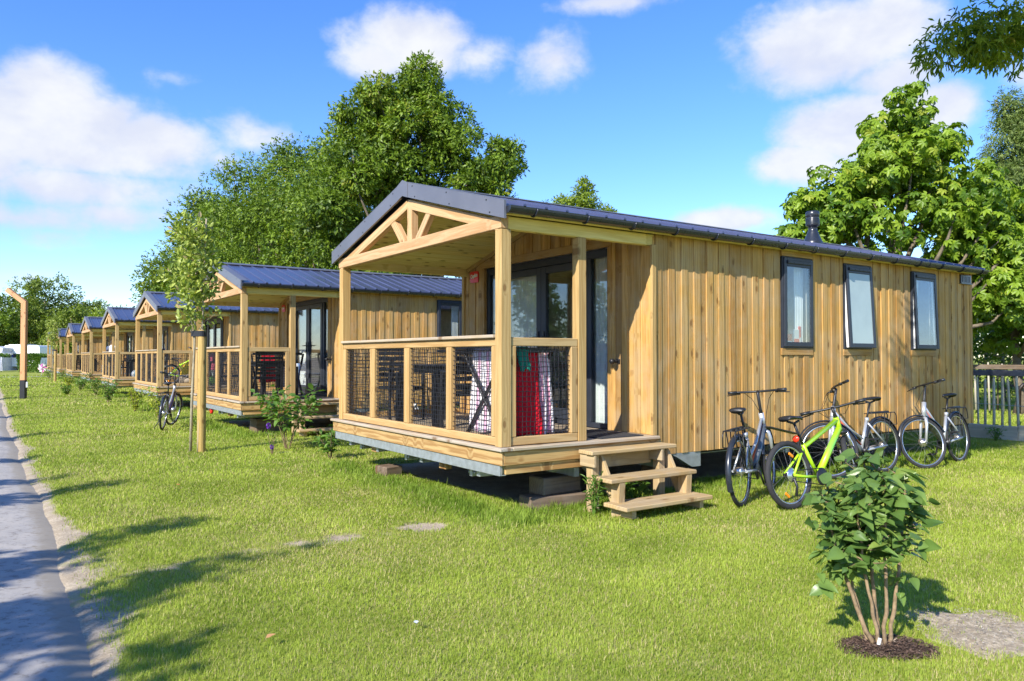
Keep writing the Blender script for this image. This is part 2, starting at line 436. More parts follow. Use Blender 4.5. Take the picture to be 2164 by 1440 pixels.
WINS = [(4.18, 4.80, 1.61, 2.745), (5.50, 6.15, 1.605, 2.745), (7.22, 7.89, 1.60, 2.75)]
def make_cabin():
    root = empty('cabin', (BX, BY, 0))
    # --- deck
    d = MB(); n = 29
    for k in range(n):
        y0 = 0.105 + k * 3.955 / n
        d.box((0.11, y0, .637), (2.0, y0 + 3.955 / n - .006, .663), .002, 0)
    d.build('deck', M['deck'], root)
    l = MB()
    l.box((-.03, -.03, .632), (.108, 1.55, .664), .006, 1); l.box((-.03, 1.553, .631), (.108, 4.16, .663), .006, 1)
    l.box((.111, -.03, .632), (2.0, .10, .664), .006, 0); l.box((.111, 4.062, .632), (2.0, 4.16, .664), .006, 0)
    l.build('deck_edging', M['cap'], root)
    f = MB()
    f.box((.0, 0, .50), (.028, 4.13, .630), .004, 1); f.box((.03, 0.0, .50), (2.04, .028, .630), .004, 0)
    f.box((.03, 4.10, .50), (2.0, 4.13, .630), .004, 0)
    f.box((.06, .024, .415), (2.06, .05, .498), .004, 0)
    f.build('fascia_board', M['fascia'], root)
    s = MB()
    s.box((.014, .06, .40), (.05, 4.08, .498), .003); s.box((.05, .06, .40), (.09, 4.08, .41), .002)
    for y in (.55, 1.75, 2.9, 3.75): s.box((.09, y - .03, .33), (8.9, y + .03, .49), .004)
    for x in (1.0, 2.15, 4.4, 6.6, 8.7): s.box((x - .03, .14, .30), (x + .03, 3.95, .45), .003)
    for x, y in ((.14, 3.5), (.14, 2.2), (.14, .75)):
        s.box((x, y, .30), (x + .16, y + .05, .40), .006); s.tube([(x + .04, y - .03, .335), (x + .04, y + .10, .335)], .022, 8)
    for y in (3.0, 1.25): s.box((.12, y, .31), (.20, y + .14, .41), .004, mi=1)
    s.prism([(1.02, .42), (1.32, .42), (1.32, .30), (1.18, .26)], 1, .07, .13); s.prism([(2.2, .46), (2.72, .46), (2.72, .28), (2.58, .28), (2.35, .40)], 1, .06, .12)
    s.build('chassis', [M['steel'], M['fascia']], root)
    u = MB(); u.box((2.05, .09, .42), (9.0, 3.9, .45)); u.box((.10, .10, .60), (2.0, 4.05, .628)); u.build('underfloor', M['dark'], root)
    # --- walls
    zt = lambda x: 2.83
    sw = MB(); siding(sw, 0, 2.015, LEN, .445, zt, .068, -1, WINS_TRIM)
    sw.box((2.0, .068, .45), (2.03, .10, 2.83), 0, 2)
    for (x0, x1, z0, z1) in WINS:
        sw.box((x0 - .01, .030, z1 + .004), (x1 + .01, .07, 2.832), .003, 0); sw.box((x0 - .01, .036, z0 - .088), (x1 + .01, .07, z0 - .003), .003, 0, .45)
    wr = sw.build('side_wall', M['wall'], root)
    lw = MB(); siding(lw, 0, 2.015, LEN, .445, zt, 3.93, 1, period=.2); lw.build('side_wall', M['wall'], root)
    rw = MB(); siding(rw, 1, .05, 3.95, .445, lambda y: ztop(y) - .09, LEN - .02, 1); rw.build('rear_wall', M['wall'], root)
    fw = MB(); siding(fw, 1, .045, 3.955, .665, lambda y: ztop(y) - .14, 2.0, -1, [(.71, 3.475, .60, 2.80)])
    fw.box((1.965, .70, 2.765), (2.0, 3.48, 2.865), .004, 1)
    fw.box((1.970, .705, .665), (2.02, .772, 2.763), .004, 2); fw.box((1.970, 3.412, .665), (2.02, 3.475, 2.763), .004, 2)
    for (ya, yb) in ((.16, APEX - .002), (APEX + .002, 3.86)):
        fw.beam((1.96, ya, ztop(ya) - .16), (1.96, yb, ztop(yb) - .16), .03, .09, .004)
    fw.build('front_wall', M['wall'], root)
    for (p, q) in (((1.95, .03, .665), (2.012, .066, 2.70)), ((1.95, 3.94, .665), (2.06, 4.0, 2.70))):
        cp = MB(); cp.box(p, q, .004, 2); cp.build('corner_board', M['post'], root)
    i = MB()
    i.box((2.10, .13, .62), (8.95, 3.86, .66), mi=1); i.box((2.10, 3.84, .66), (8.95, 3.88, 2.78)); i.box((8.93, .13, .66), (8.97, 3.84, 2.78)); i.box((2.10, .13, 2.78), (8.95, 3.86, 2.80))
    i.box((5.0, .14, .66), (5.06, 3.84, 2.78))
    xs = [2.10] + [v for w in WINS for v in (w[0], w[1])] + [8.95]
    for k in range(0, len(xs), 2): i.box((xs[k], .112, .66), (xs[k + 1], .132, 2.78))
    for (x0, x1, z0, z1) in WINS: i.box((x0, .112, .66), (x1, .132, z0)); i.box((x0, .112, z1), (x1, .132, 2.78))
    i.build('inner_wall', [M['inner'], M['innerfloor']], root)
    # --- windows
    for w_, t_, pm in zip(WINS, (0.0, 0.052, 0.036), (M['glass'], M['frost'], M['glass'])): make_window(root, *w_, t_, pm)
    # --- glass doors
    X = 2.02; df = MB()
    df.box((X, .775, .665), (X + .07, .835, 2.76), .004); df.box((X, 3.35, .665), (X + .07, 3.41, 2.76), .004)
    df.box((X + .001, .835, 2.665), (X + .07, 3.35, 2.76), .004); df.box((X + .001, .835, .665), (X + .07, 3.35, .725), .004)
    df.box((X + .002, 1.125, .725), (X + .07, 1.205, 2.665), .004); df.box((X + .002, 2.99, .725), (X + .07, 3.07, 2.665), .004)
    frame = df.build('door_frame', M['anth'], root)
    for (ya, yb) in ((.835, 1.125), (3.07, 3.35)):
        p = MB(); p.box((X + .03, ya, .725), (X + .042, yb, 2.665)); p.build('side_light', M['glass'], frame)
    for (ya, yb, hy) in ((1.21, 2.095, 2.03), (2.10, 2.985, 2.15)):
        q = MB(); s_ = .10
        q.box((X - .012, ya, .73), (X + .05, ya + s_, 2.66), .005); q.box((X - .012, yb - s_, .73), (X + .05, yb, 2.66), .005)
        q.box((X - .010, ya + s_, .73), (X + .05, yb - s_, .86), .005); q.box((X - .010, ya + s_, 2.57), (X + .05, yb - s_, 2.66), .005)
        dl = q.build('door', M['anth'], root)
        p = MB(); p.box((X + .012, ya + s_ - .003, .857), (X + .024, yb - s_ + .003, 2.573)); p.build('pane', M['glass'], dl)
        h = MB(); h.box((X - .03, hy - .016, 1.60), (X - .012, hy + .016, 1.83), .004); sg = 1 if hy > 2.1 else -1
        h.tube([(X - .03, hy, 1.75), (X - .065, hy, 1.75), (X - .07, hy + sg * .03, 1.75), (X - .07, hy + sg * .11, 1.748)], .010, 8); h.build('handle', M['black'], dl)
    st = MB(); st.tube([(1.98, .60, 1.45), (1.90, .60, 1.45)], .016, 8); st.lathe([(0, .0), (.03, 0), (.03, .03), (.02, .045), (0, .045)], Matrix.Translation((1.905, .60, 1.45)) @ Matrix.Rotation(-PI / 2, 4, 'Y'), 12)
    st.box((1.972, .575, 1.425), (1.985, .625, 1.475), .002); st.build('door_catch', M['black'], root)
    def drape(name, x, ya, yb, z0, z1, amp=.02, wl=.085, gather=0.0):
        n_, m_ = 60, 8; V = []
        for a in range(n_ + 1):
            for b in range(m_ + 1):
                y = ya + (yb - ya) * a / n_; z = z0 + (z1 - z0) * b / m_
                yc = (ya + yb) / 2; y = yc + (y - yc) * (1 - gather * math.sin(PI * b / m_))
                V.append((x + amp * math.sin(2 * PI * (a / n_ * (yb - ya)) / wl + .4 * b / m_), y, z))
        F = [(a * (m_ + 1) + b, (a + 1) * (m_ + 1) + b, (a + 1) * (m_ + 1) + b + 1, a * (m_ + 1) + b + 1) for a in range(n_) for b in range(m_)]
        o = fast_mesh(name, V, F, M['curtain'], root, smooth=True); o.data.attributes.new('rnd', 'FLOAT', 'POINT'); return o
    drape('curtain', 2.125, .82, 1.22, .70, 2.70, gather=.12); drape('curtain', 2.125, 2.25, 2.98, .70, 2.70); drape('curtain', 2.125, 3.02, 3.42, .70, 2.70)
    for (x0, x1, z0, z1, gx) in ((7.24, 7.66, 1.62, 2.74, .3), (4.60, 4.79, 1.62, 2.74, .15)):
        n_, m_ = 40, 6; V = []
        for q in range(n_ + 1):
            for k in range(m_ + 1): u_ = q / n_; V.append((x0 + (x1 - x0) * u_ * (1 - gx * math.sin(PI * k / m_ * .5) * 1), .165 + .016 * math.sin(2 * PI * u_ * 5), z1 - (z1 - z0) * k / m_))
        F = [(q * (m_ + 1) + k, q * (m_ + 1) + k + 1, (q + 1) * (m_ + 1) + k + 1, (q + 1) * (m_ + 1) + k) for q in range(n_) for k in range(m_)]
        fast_mesh('curtain', V, F, M['curtain'], root, smooth=True)
    rod = MB(); rod.tube([(2.125, .75, 2.73), (2.125, 3.5, 2.73)], .012, 8); rod.lathe([(0, -.03), (.028, -.015), (.028, .015), (0, .03)], Matrix.Translation((2.125, .75, 2.73)) @ Matrix.Rotation(PI / 2, 4, 'X'), 10); rod.build('curtain_rod', M['black'], root)
    # --- porch timber
    for (x0, y0, x1, y1) in ((.02, .04, .135, .145), (.02, 3.86, .135, 3.975), (.945, .045, 1.05, .145)):
        p = MB(); p.box((x0, y0, .664), (x1, y1, 2.69), .006, 2); p.build('post', M['post'], root)
    t = MB(); t.box((.012, .036, 2.692), (.10, 3.985, 2.815), .005, 1); t.build('tie_beam', M['beam'], root)
    for (ya, yb) in ((.08, APEX - .001), (3.94, APEX + .001)):
        r_ = MB(); off = .255 if ya < 1 else .255
        r_.beam((.055, ya, ztop(ya) - .235 + .02), (.055, yb, ztop(yb) - .215), .075, .105, .004); r_.build('rafter', M['beam'], root)
    k = MB(); k.beam((.06, 1.90, 2.80), (.06, 1.90, ztop(1.90) - .25), .11, .085, .005, up=(1, 0, 0)); k.build('king_post', M['beam'], root)
    for (ya, yb) in ((1.74, 1.46), (2.07, 2.36)):
        s2 = MB(); s2.beam((.06, ya, 2.79), (.06, yb, ztop(yb) - .25), .095, .07, .005, up=(1, 0, 0)); s2.build('strut', M['beam'], root)
    for y in (.052, 3.885):
        b_ = MB(); b_.box((.102, y, 2.692), (2.0, y + .08, 2.812), .005, 0); b_.build('side_beam', M['soffit'], root)
    ev = MB(); ev.box((.03, -.035, 2.815), (LEN, .03, 2.845), .003, 0); ev.box((.03, 3.98, 2.815), (LEN, 4.03, 2.845), .003, 0)
    ev.box((.10, -.02, 2.846), (LEN - .02, .0, 2.885), 0, 0); ev.build('eaves_board', M['soffit'], root)
    c_ = MB()
    for (ya, yb) in ((.10, APEX), (APEX, 3.92)):
        m_ = 15
        for j in range(m_):
            a0, a1 = ya + (yb - ya) * j / m_, ya + (yb - ya) * (j + 1) / m_ - .006
            za, zb_ = ztop(a0) - .155, ztop(a1) - .155
            V = [(x, y, z + dz) for dz in (0, .02) for (x, y, z) in ((.10, a0, za), (1.99, a0, za), (1.99, a1, zb_), (.10, a1, zb_))]
            wc = np.array([(v[1], v[2], v[0]) for v in V]) + np.array([random.uniform(0, 40) for _ in range(3)])
            c_.add(V, [(3, 2, 1, 0), (4, 5, 6, 7), (0, 1, 5, 4), (2, 3, 7, 6), (1, 2, 6, 5), (3, 0, 4, 7)], wc)
    c_.build('porch_ceiling', M['soffit'], root)
    # --- roof
    r_ = MB()
    for side in (0, 1):
        e, sg = (EAVE_R - .03, 1) if side == 0 else (EAVE_L + .03, -1)
        prof = []; x = -.03
        while x < LEN + .02:
            prof += [(x, 0), (x + .205, 0), (x + .215, .022), (x + .24, .022)]; x += .25
        prof.append((LEN + .06, 0))
        V = []
        for dz in (0, -.018):
            for (px, ph) in prof:
                V.append((px, e, ztop(e) + ph + dz)); V.append((px, APEX, ZA + ph * .6 + dz))
        m_ = len(prof); F = []
        for j in range(m_ - 1):
            q = [2 * j, 2 * j + 2, 2 * j + 3, 2 * j + 1]; F.append(q if sg > 0 else q[::-1])
            q = [2 * (m_ + j) + 1, 2 * (m_ + j + 1) + 1, 2 * (m_ + j + 1), 2 * (m_ + j)]; F.append(q if sg > 0 else q[::-1])
            F.append([2 * j, 2 * (m_ + j), 2 * (m_ + j + 1), 2 * j + 2])
        r_.add(V, F, None, .5)
    roof = r_.build('roof', M['roof'], root, fix=False)
    rc = MB(); rc.prism([(APEX - .15, ZA - .01), (APEX, ZA + .032), (APEX + .15, ZA - .01), (APEX + .15, ZA - .02), (APEX, ZA + .022), (APEX - .15, ZA - .02)], 0, -.035, LEN + .062); rc.build('ridge_cap', M['flash'], roof)
    for (ya, yb) in ((EAVE_R - .045, APEX - .06), (EAVE_L + .045, APEX + .06)):
        bb = MB(); za, zb_ = ztop(ya) + .032, ztop(yb) + .032
        bb.add([(x, y, z + dz) for x in (-.045, -.02) for (y, z, dz) in ((ya, za, -.165), (yb, zb_, -.165), (yb, zb_, 0), (ya, za, 0))],
               [(0, 1, 2, 3), (7, 6, 5, 4), (0, 3, 7, 4), (1, 0, 4, 5), (2, 1, 5, 6), (3, 2, 6, 7)])
        bb.add([(x, y, z) for x in (-.045, .09) for (y, z) in ((ya, za + .001), (yb, zb_ + .001), (yb, zb_ + .006), (ya, za + .006))],
               [(0, 1, 2, 3), (7, 6, 5, 4), (0, 3, 7, 4), (1, 0, 4, 5), (2, 1, 5, 6), (3, 2, 6, 7)])
        for q in (.12, .5, .88):
            for dz in (-.03, -.14):
                y = ya + (yb - ya) * (q + (.03 if dz > -.1 else 0)); bb.box((-.049, y - .007, ztop(y) + .032 + dz - .007), (-.044, y + .007, ztop(y) + .032 + dz + .007), mi=1)
        bb.build('barge_board', [M['flash'], M['black']], roof, fix=True)
    cp = MB(); y0, y1 = APEX - .125, APEX + .125
    z0 = ztop(y0) + .034
    cp.prism([(y0, z0 - .168), (APEX, ZA + .055 - .185), (y1, ztop(y1) + .034 - .168), (y1, ztop(y1) + .036), (APEX, ZA + .05), (y0, z0 + .002)], 0, -.049, -.046)
    cp.build('apex_plate', M['flash'], roof, fix=True)
    for yc in (EAVE_R - .055, EAVE_L + .055):
        gt = MB(); zc = 2.868; n_ = 10; V = []; ring = [(yc + .058 * math.cos(PI + PI * j / n_), zc + .062 * math.sin(PI + PI * j / n_)) for j in range(n_ + 1)]
        ring2 = [(yc + .053 * math.cos(PI + PI * j / n_), zc + .057 * math.sin(PI + PI * j / n_)) for j in range(n_ + 1)]
        for x in (-.015, LEN + .07):
            V += [(x, y, z) for y, z in ring] + [(x, y, z) for y, z in ring2]
        L_ = 2 * (n_ + 1); F = []
        for j in range(n_):
            F.append([j, L_ + j, L_ + j + 1, j + 1]); F.append([n_ + 1 + j + 1, L_ + n_ + 2 + j, L_ + n_ + 1 + j, n_ + 1 + j])
        F += [[0, n_ + 1, L_ + n_ + 1, L_], [n_, L_ + n_, L_ + 2 * n_ + 1, 2 * n_ + 1]]
        for b0 in (0, L_): F.append([b0 + j for j in range(n_ + 1)])
        gt.add(V, F, None, .5, 0, False)
        for xx in (1.55, 4.6, 7.4):
            gt.prism([(yc + .064 * math.cos(PI + PI * j / n_), zc + .068 * math.sin(PI + PI * j / n_)) for j in range(n_ + 1)], 0, xx - .05, xx + .05)
        gut = gt.build('gutter', M['gutter'], root, fix=True)
        x = .28
        while x < LEN:
            br = MB(); pts = [(x, yc + .066 * math.cos(PI + PI * j / 8), zc + .070 * math.sin(PI + PI * j / 8)) for j in range(9)]
            br.tube(pts, .009, 4, True); br.build('gutter_bracket', M['gutter'], gut); x += .62
    # --- railings with netting
    ra = MB(); zb, zt_ = .70, 1.665
    ra.box((.03, .148, .672), (.085, 3.855, .752), .006, 1); ra.box((.03, .148, 1.60), (.085, 3.855, 1.672), .006, 1)
    bays = [(.148, .22), (.98, 1.08), (1.925, 2.05), (2.855, 2.985), (3.775, 3.855)]
    for a, b in bays: ra.box((.026, a, .753), (.089, b, 1.599), .006, 2)
    rail = ra.build('railing', M['rail'], root)
    hc = MB(); hc.box((-.005, .147, 1.676), (.115, 3.86, 1.708), .006, 1); hc.build('handrail', M['cap'], rail)
    for j in range(4):
        a, b = bays[j][1] - .01, bays[j + 1][0] + .01
        netting((.055, a, .748), (0, 1, 0), b - a, .858, seed=j).build('net', M['net'], rail)
    rs = MB()
    rs.box((.138, .055, .672), (.942, .11, .750), .006, 0); rs.box((.138, .055, 1.602), (.942, .11, 1.682), .006, 0)
    rs.box((.138, .052, .751), (.20, .113, 1.601), .006, 2); rs.box((.86, .052, .751), (.942, .113, 1.601), .006, 2)
    r2 = rs.build('railing', M['rail'], root)
    netting((.195, .083, .746), (1, 0, 0), .67, .86, seed=9).build('net', M['net'], r2)
    rl = MB()
    rl.box((.138, 3.90, .672), (1.95, 3.95, .75), .006, 0); rl.box((.138, 3.90, 1.60), (1.95, 3.95, 1.68), .006, 0)
    for x in (.14, .74, 1.34, 1.88): rl.box((x, 3.895, .751), (x + .06, 3.955, 1.599), .006, 2)
    r3 = rl.build('railing', M['rail'], root)
    for x in (.20, .80, 1.40): netting((x - .005, 3.925, .748), (1, 0, 0), .545 if x < 1.3 else .485, .855, seed=int(x * 10)).build('net', M['net'], r3)
    return root
WINS_TRIM = [(a - .005, b + .005, c - .09, 2.845) for a, b, c, d in WINS]

cab = make_cabin()
OFFS = [0, 8.75, 17.35, 26.0, 34.75, 43.9, 53.3, 62.6]
LAB = ['timber cabin nearest the camera with chimney, three side windows and towels drying on its porch',
       'timber cabin standing next behind the nearest one, black garden furniture on its porch',
       'timber cabin behind the staked young tree, yellow bundle and bicycle on its porch',
       'fourth timber cabin along the row, with a beach ball on its porch deck',
       'fifth timber cabin along the row, with a person in white standing on its porch',
       'sixth timber cabin along the row, dark table on its porch, beyond the person',
       'seventh timber cabin along the row, small gable beside the far young tree',
       'farthest timber cabin of the row, half hidden behind the far young tree']
CAB = [cab]
for k in range(1, 8):
    c = copy_tree(cab); c.location = (BX, BY + OFFS[k], 0); CAB.append(c)
for c, l in zip(CAB, LAB): tag(c, l, 'cabin', 'wooden cabins standing in a row')
# parts only the nearest cabin shows: flue and outside vent
fl = MB(); cxy = Matrix.Translation((7.15, 1.60, ztop(1.60)))
fl.lathe([(.155, -.03), (.155, .012), (.14, .03), (.085, .17), (.078, .19), (.07, .20), (.07, .27), (.10, .275), (.105, .29), (.105, .39), (.098, .40), (.098, .42), (.107, .425), (.107, .50), (.09, .515), (0, .52)], cxy, 24)
for z in (.30, .32, .34, .36, .38): fl.lathe([(.108, z), (.111, z + .006), (.108, z + .012)], cxy, 24)
fl.build('chimney', M['gutter'], [o for o in kids(cab) if o.name.startswith('roof')][0])
vp = MB(); vp.box((8.66, .018, 2.655), (8.99, .045, 2.79), .006); vp.box((8.65, .006, 2.645), (9.0, .05, 2.657), .002, mi=1)
for k in range(6): vp.box((8.70 + k * .045, .012, 2.675), (8.725 + k * .045, .017, 2.765))
vp.build('vent_grille', [M['gutter'], M['slate']], cab)
# red name plates beside the doors
def make_sign():
    s = MB(); w, h, r = .115, .082, .035; poly = []
    for (cx_, cz_, a0) in ((w - r, h - r, 0), (-w + r, h - r, 90), (-w + r * .6, -h + r * .6, 180), (w - r * 1.4, -h + r * 1.4, 270)):
        for q in range(6):
            rr = r if a0 < 180 else (r * .6 if a0 == 180 else r * 1.4)
            a = R(a0 + 18 * q); poly.append((cx_ + rr * math.cos(a), cz_ + rr * math.sin(a)))
    s.prism(poly, 0, 0, .012)
    o = s.build('name_plate', M['red'], fix=True)
    cu = bpy.data.curves.new('lettering', 'FONT'); cu.body = 'Capfun'; cu.size = .072; cu.align_x = 'CENTER'; cu.align_y = 'CENTER'; cu.extrude = .0012; cu.offset = .003; cu.shear = .15; cu.space_character = .92
    t = bpy.data.objects.new('lettering_curve', cu); COL.objects.link(t)
    dg = bpy.context.evaluated_depsgraph_get(); me = bpy.data.meshes.new_from_object(t.evaluated_get(dg)); bpy.data.objects.remove(t)
    me.materials.clear(); me.materials.append(M['white'])
    l = bpy.data.objects.new('lettering', me); COL.objects.link(l); l.parent = o
    l.rotation_euler = Euler((R(90), R(-7), R(-90)), 'XYZ'); l.location = (-.003, 0, .015)
    return o
sg = make_sign(); SL = ['red name plate on the wall beside the glass door of the nearest cabin', 'red name plate on the porch wall of the cabin next behind the nearest', 'red name plate on the porch wall of the cabin behind the staked young tree']
for k in range(3):
    o = sg if k == 0 else copy_tree(sg)
    o.location = (BX + 1.962, BY + OFFS[k] + 3.67, 2.665); tag(o, SL[k], 'sign', 'red name plates by the cabin doors')
# ------------------------------------------------------------------ steps, sleepers, mats
def make_steps():
    s = empty('wooden_steps')
    for (y0, y1, z) in ((5.545, 5.765, .598), (5.275, 5.535, .365), (5.07, 5.40, .140)):
        t = MB(); h = (y0 + y1) / 2
        t.box((4.735, y0, z - .04), (5.885, h - .003, z), .007, 0); t.box((4.745, h + .003, z - .04), (5.88, y1, z - .001), .007, 0); t.build('tread', M['step'], s)
    for x in (4.80, 5.70):
        m = MB()
        m.box((x, 5.62, -.02), (x + .09, 5.71, .556), .005, 2)
        m.box((x - .035, 5.55, .44), (x - .004, 5.765, .556), .004, 1)
        m.prism([(5.30, -.01), (5.40, -.01), (5.40, .324), (5.28, .324)], 0, x + .045, x + .115, grain=2)
        m.beam((x + .125, 5.42, .10), (x + .125, 5.66, .52), .04, .10, .004)
        m.prism([(5.12, .02), (5.36, .02), (5.36, .099), (5.12, .099)], 0, x + .05, x + .10, grain=1)
        m.build('side_frame', M['step'], s, fix=True)
    b = MB(); b.box((4.89, 5.735, .40), (5.70, 5.76, .53), .004, 0); b.build('back_board', M['step'], s)
    return s
st = make_steps()
STL = ['three-tread wooden steps up to the porch of the nearest cabin', 'wooden steps below the glass door of the second cabin, partly behind a post', 'wooden steps beside the porch of the cabin behind the staked young tree']
tag(st, STL[0], 'steps', 'wooden steps up to the porches')
for k in (1, 2):
    c = copy_tree(st); c.location = (0, OFFS[k], 0); tag(c, STL[k], 'steps', 'wooden steps up to the porches')
def block(name, a, b, rz, label, mat='sleeper', cat='timber block', grp=None):
    a = np.array(a); b = np.array(b); c = (a + b) / 2; h = (b - a) / 2
    m = MB(); m.obox(Matrix.Identity(4), *h, .012, int(np.argmax(h)))
    o = m.build(name, M[mat]); o.location = c; o.rotation_euler = (0, 0, rz); tag(o, label, cat, grp); return o
block('timber_sleeper', (4.35, 5.95, -.03), (5.0, 6.20, .13), R(-8), 'long grey sleeper lying in the grass under the nearest porch, left of the steps', grp='timber blocks under the cabins')
block('timber_sleeper', (4.50, 6.02, .131), (5.0, 6.26, .305), R(4), 'dark brown sleeper block stacked on a grey sleeper beside the steps', grp='timber blocks under the cabins')
block('timber_sleeper', (6.10, 6.05, -.02), (6.40, 6.30, .30), R(3), 'grey timber block under the nearest cabin, right of the steps', grp='timber blocks under the cabins')
block('timber_sleeper', (4.05, 8.7, -.02), (4.3, 8.95, .13), R(10), 'dark timber block under the left end of the nearest porch', grp='timber blocks under the cabins')
block('timber_sleeper', (4.25, 14.95, -.02), (4.75, 15.3, .30), R(5), 'dark timber block under the porch of the cabin next behind', grp='timber blocks under the cabins')
for k in (0, 1):
    m = MB(); m.box((5.12, 5.86 + OFFS[k], .664), (5.72, 6.62 + OFFS[k], .676), .004, 1)
    o = m.build('door_mat', M['mat']); tag(o, ['dark door mat on the deck at the top of the nearest steps', 'dark door mat on the deck of the cabin next behind the nearest'][k], 'door mat', 'dark door mats on the decks')

for y in (3.80, 2.62):
    m = MB(); m.lathe([(0, -.03), (.05, -.03), (.075, -.02), (.075, .02), (.05, .03), (0, .03)], Matrix.Translation((.09, y, .35)) @ Matrix.Rotation(PI / 2, 4, 'Y'), 16); m.build('end_cap', M['red'], CAB[1])
# ------------------------------------------------------------------ bicycles
def wheel(root, name, c, r, tyre_w, steer, pos, sp=18, tread=False, tyre_mat='rubber', rimcol='chrome'):
    """c: centre (x,y,z) local; steer: Matrix applied after"""
    def ring(rad, w, mb, mi=0, sq=False):
        n = 40; V = []; k = 8
        for i in range(n):
            a = 2 * PI * i / n
            for j in range(k):
                b = 2 * PI * j / k; rr = rad + (w if not sq else w * .9) * math.cos(b); yy = w * math.sin(b) * (1.0 if not sq else .75)
                if tread and not sq and math.cos(b) > .5: rr += .004 if (i + j) % 2 else -.002
                V.append(pos @ Vector((c[0] + rr * math.cos(a), yy, c[2] + rr * math.sin(a))))
        F = [[i * k + j, i * k + (j + 1) % k, ((i + 1) % n) * k + (j + 1) % k, ((i + 1) % n) * k + j] for i in range(n) for j in range(k)]
        mb.add([tuple(v) for v in V], F, None, .5, mi, True)
    w = MB(); ring(r - tyre_w, tyre_w, w); wh = w.build('wheel', M[tyre_mat], root)
    m = MB(); ring(r - 2.1 * tyre_w, .012, m, 0, True); m.build('rim', M[rimcol], wh)
    s = MB()
    for i in range(sp):
        a = 2 * PI * i / sp; b = a + (.5 if i % 2 else -.5); y = .028 if (i // 2) % 2 else -.028
        s.tube([pos @ Vector((c[0] + .022 * math.cos(b), y, c[2] + .022 * math.sin(b))), pos @ Vector((c[0] + (r - 2 * tyre_w) * math.cos(a), 0, c[2] + (r - 2 * tyre_w) * math.sin(a)))], .0014, 3, False)
    s.build('spokes', M['spoke'], wh); return wh
def arc(cx, cz, r, a0, a1, n=14):
    return [(cx + r * math.cos(R(a0 + (a1 - a0) * i / n)), cz + r * math.sin(R(a0 + (a1 - a0) * i / n))) for i in range(n + 1)]
def fender(root, pos, cx, cz, r, a0, a1, w, mat):
    p = arc(cx, cz, r, a0, a1, 16); mb = MB(); V = []
    for (x, z) in p:
        ux, uz = (x - cx) / r, (z - cz) / r
        for y, d in ((-w, -.012), (-w * .6, .004), (0, .008), (w * .6, .004), (w, -.012)):
            V.append(tuple(pos @ Vector((x + ux * d, y, z + uz * d))))
    F = [[i * 5 + j, i * 5 + j + 1, (i + 1) * 5 + j + 1, (i + 1) * 5 + j] for i in range(16) for j in range(4)]
    mb.add(V, F, None, .5, 0, True); return mb.build('mudguard', M[mat], root)

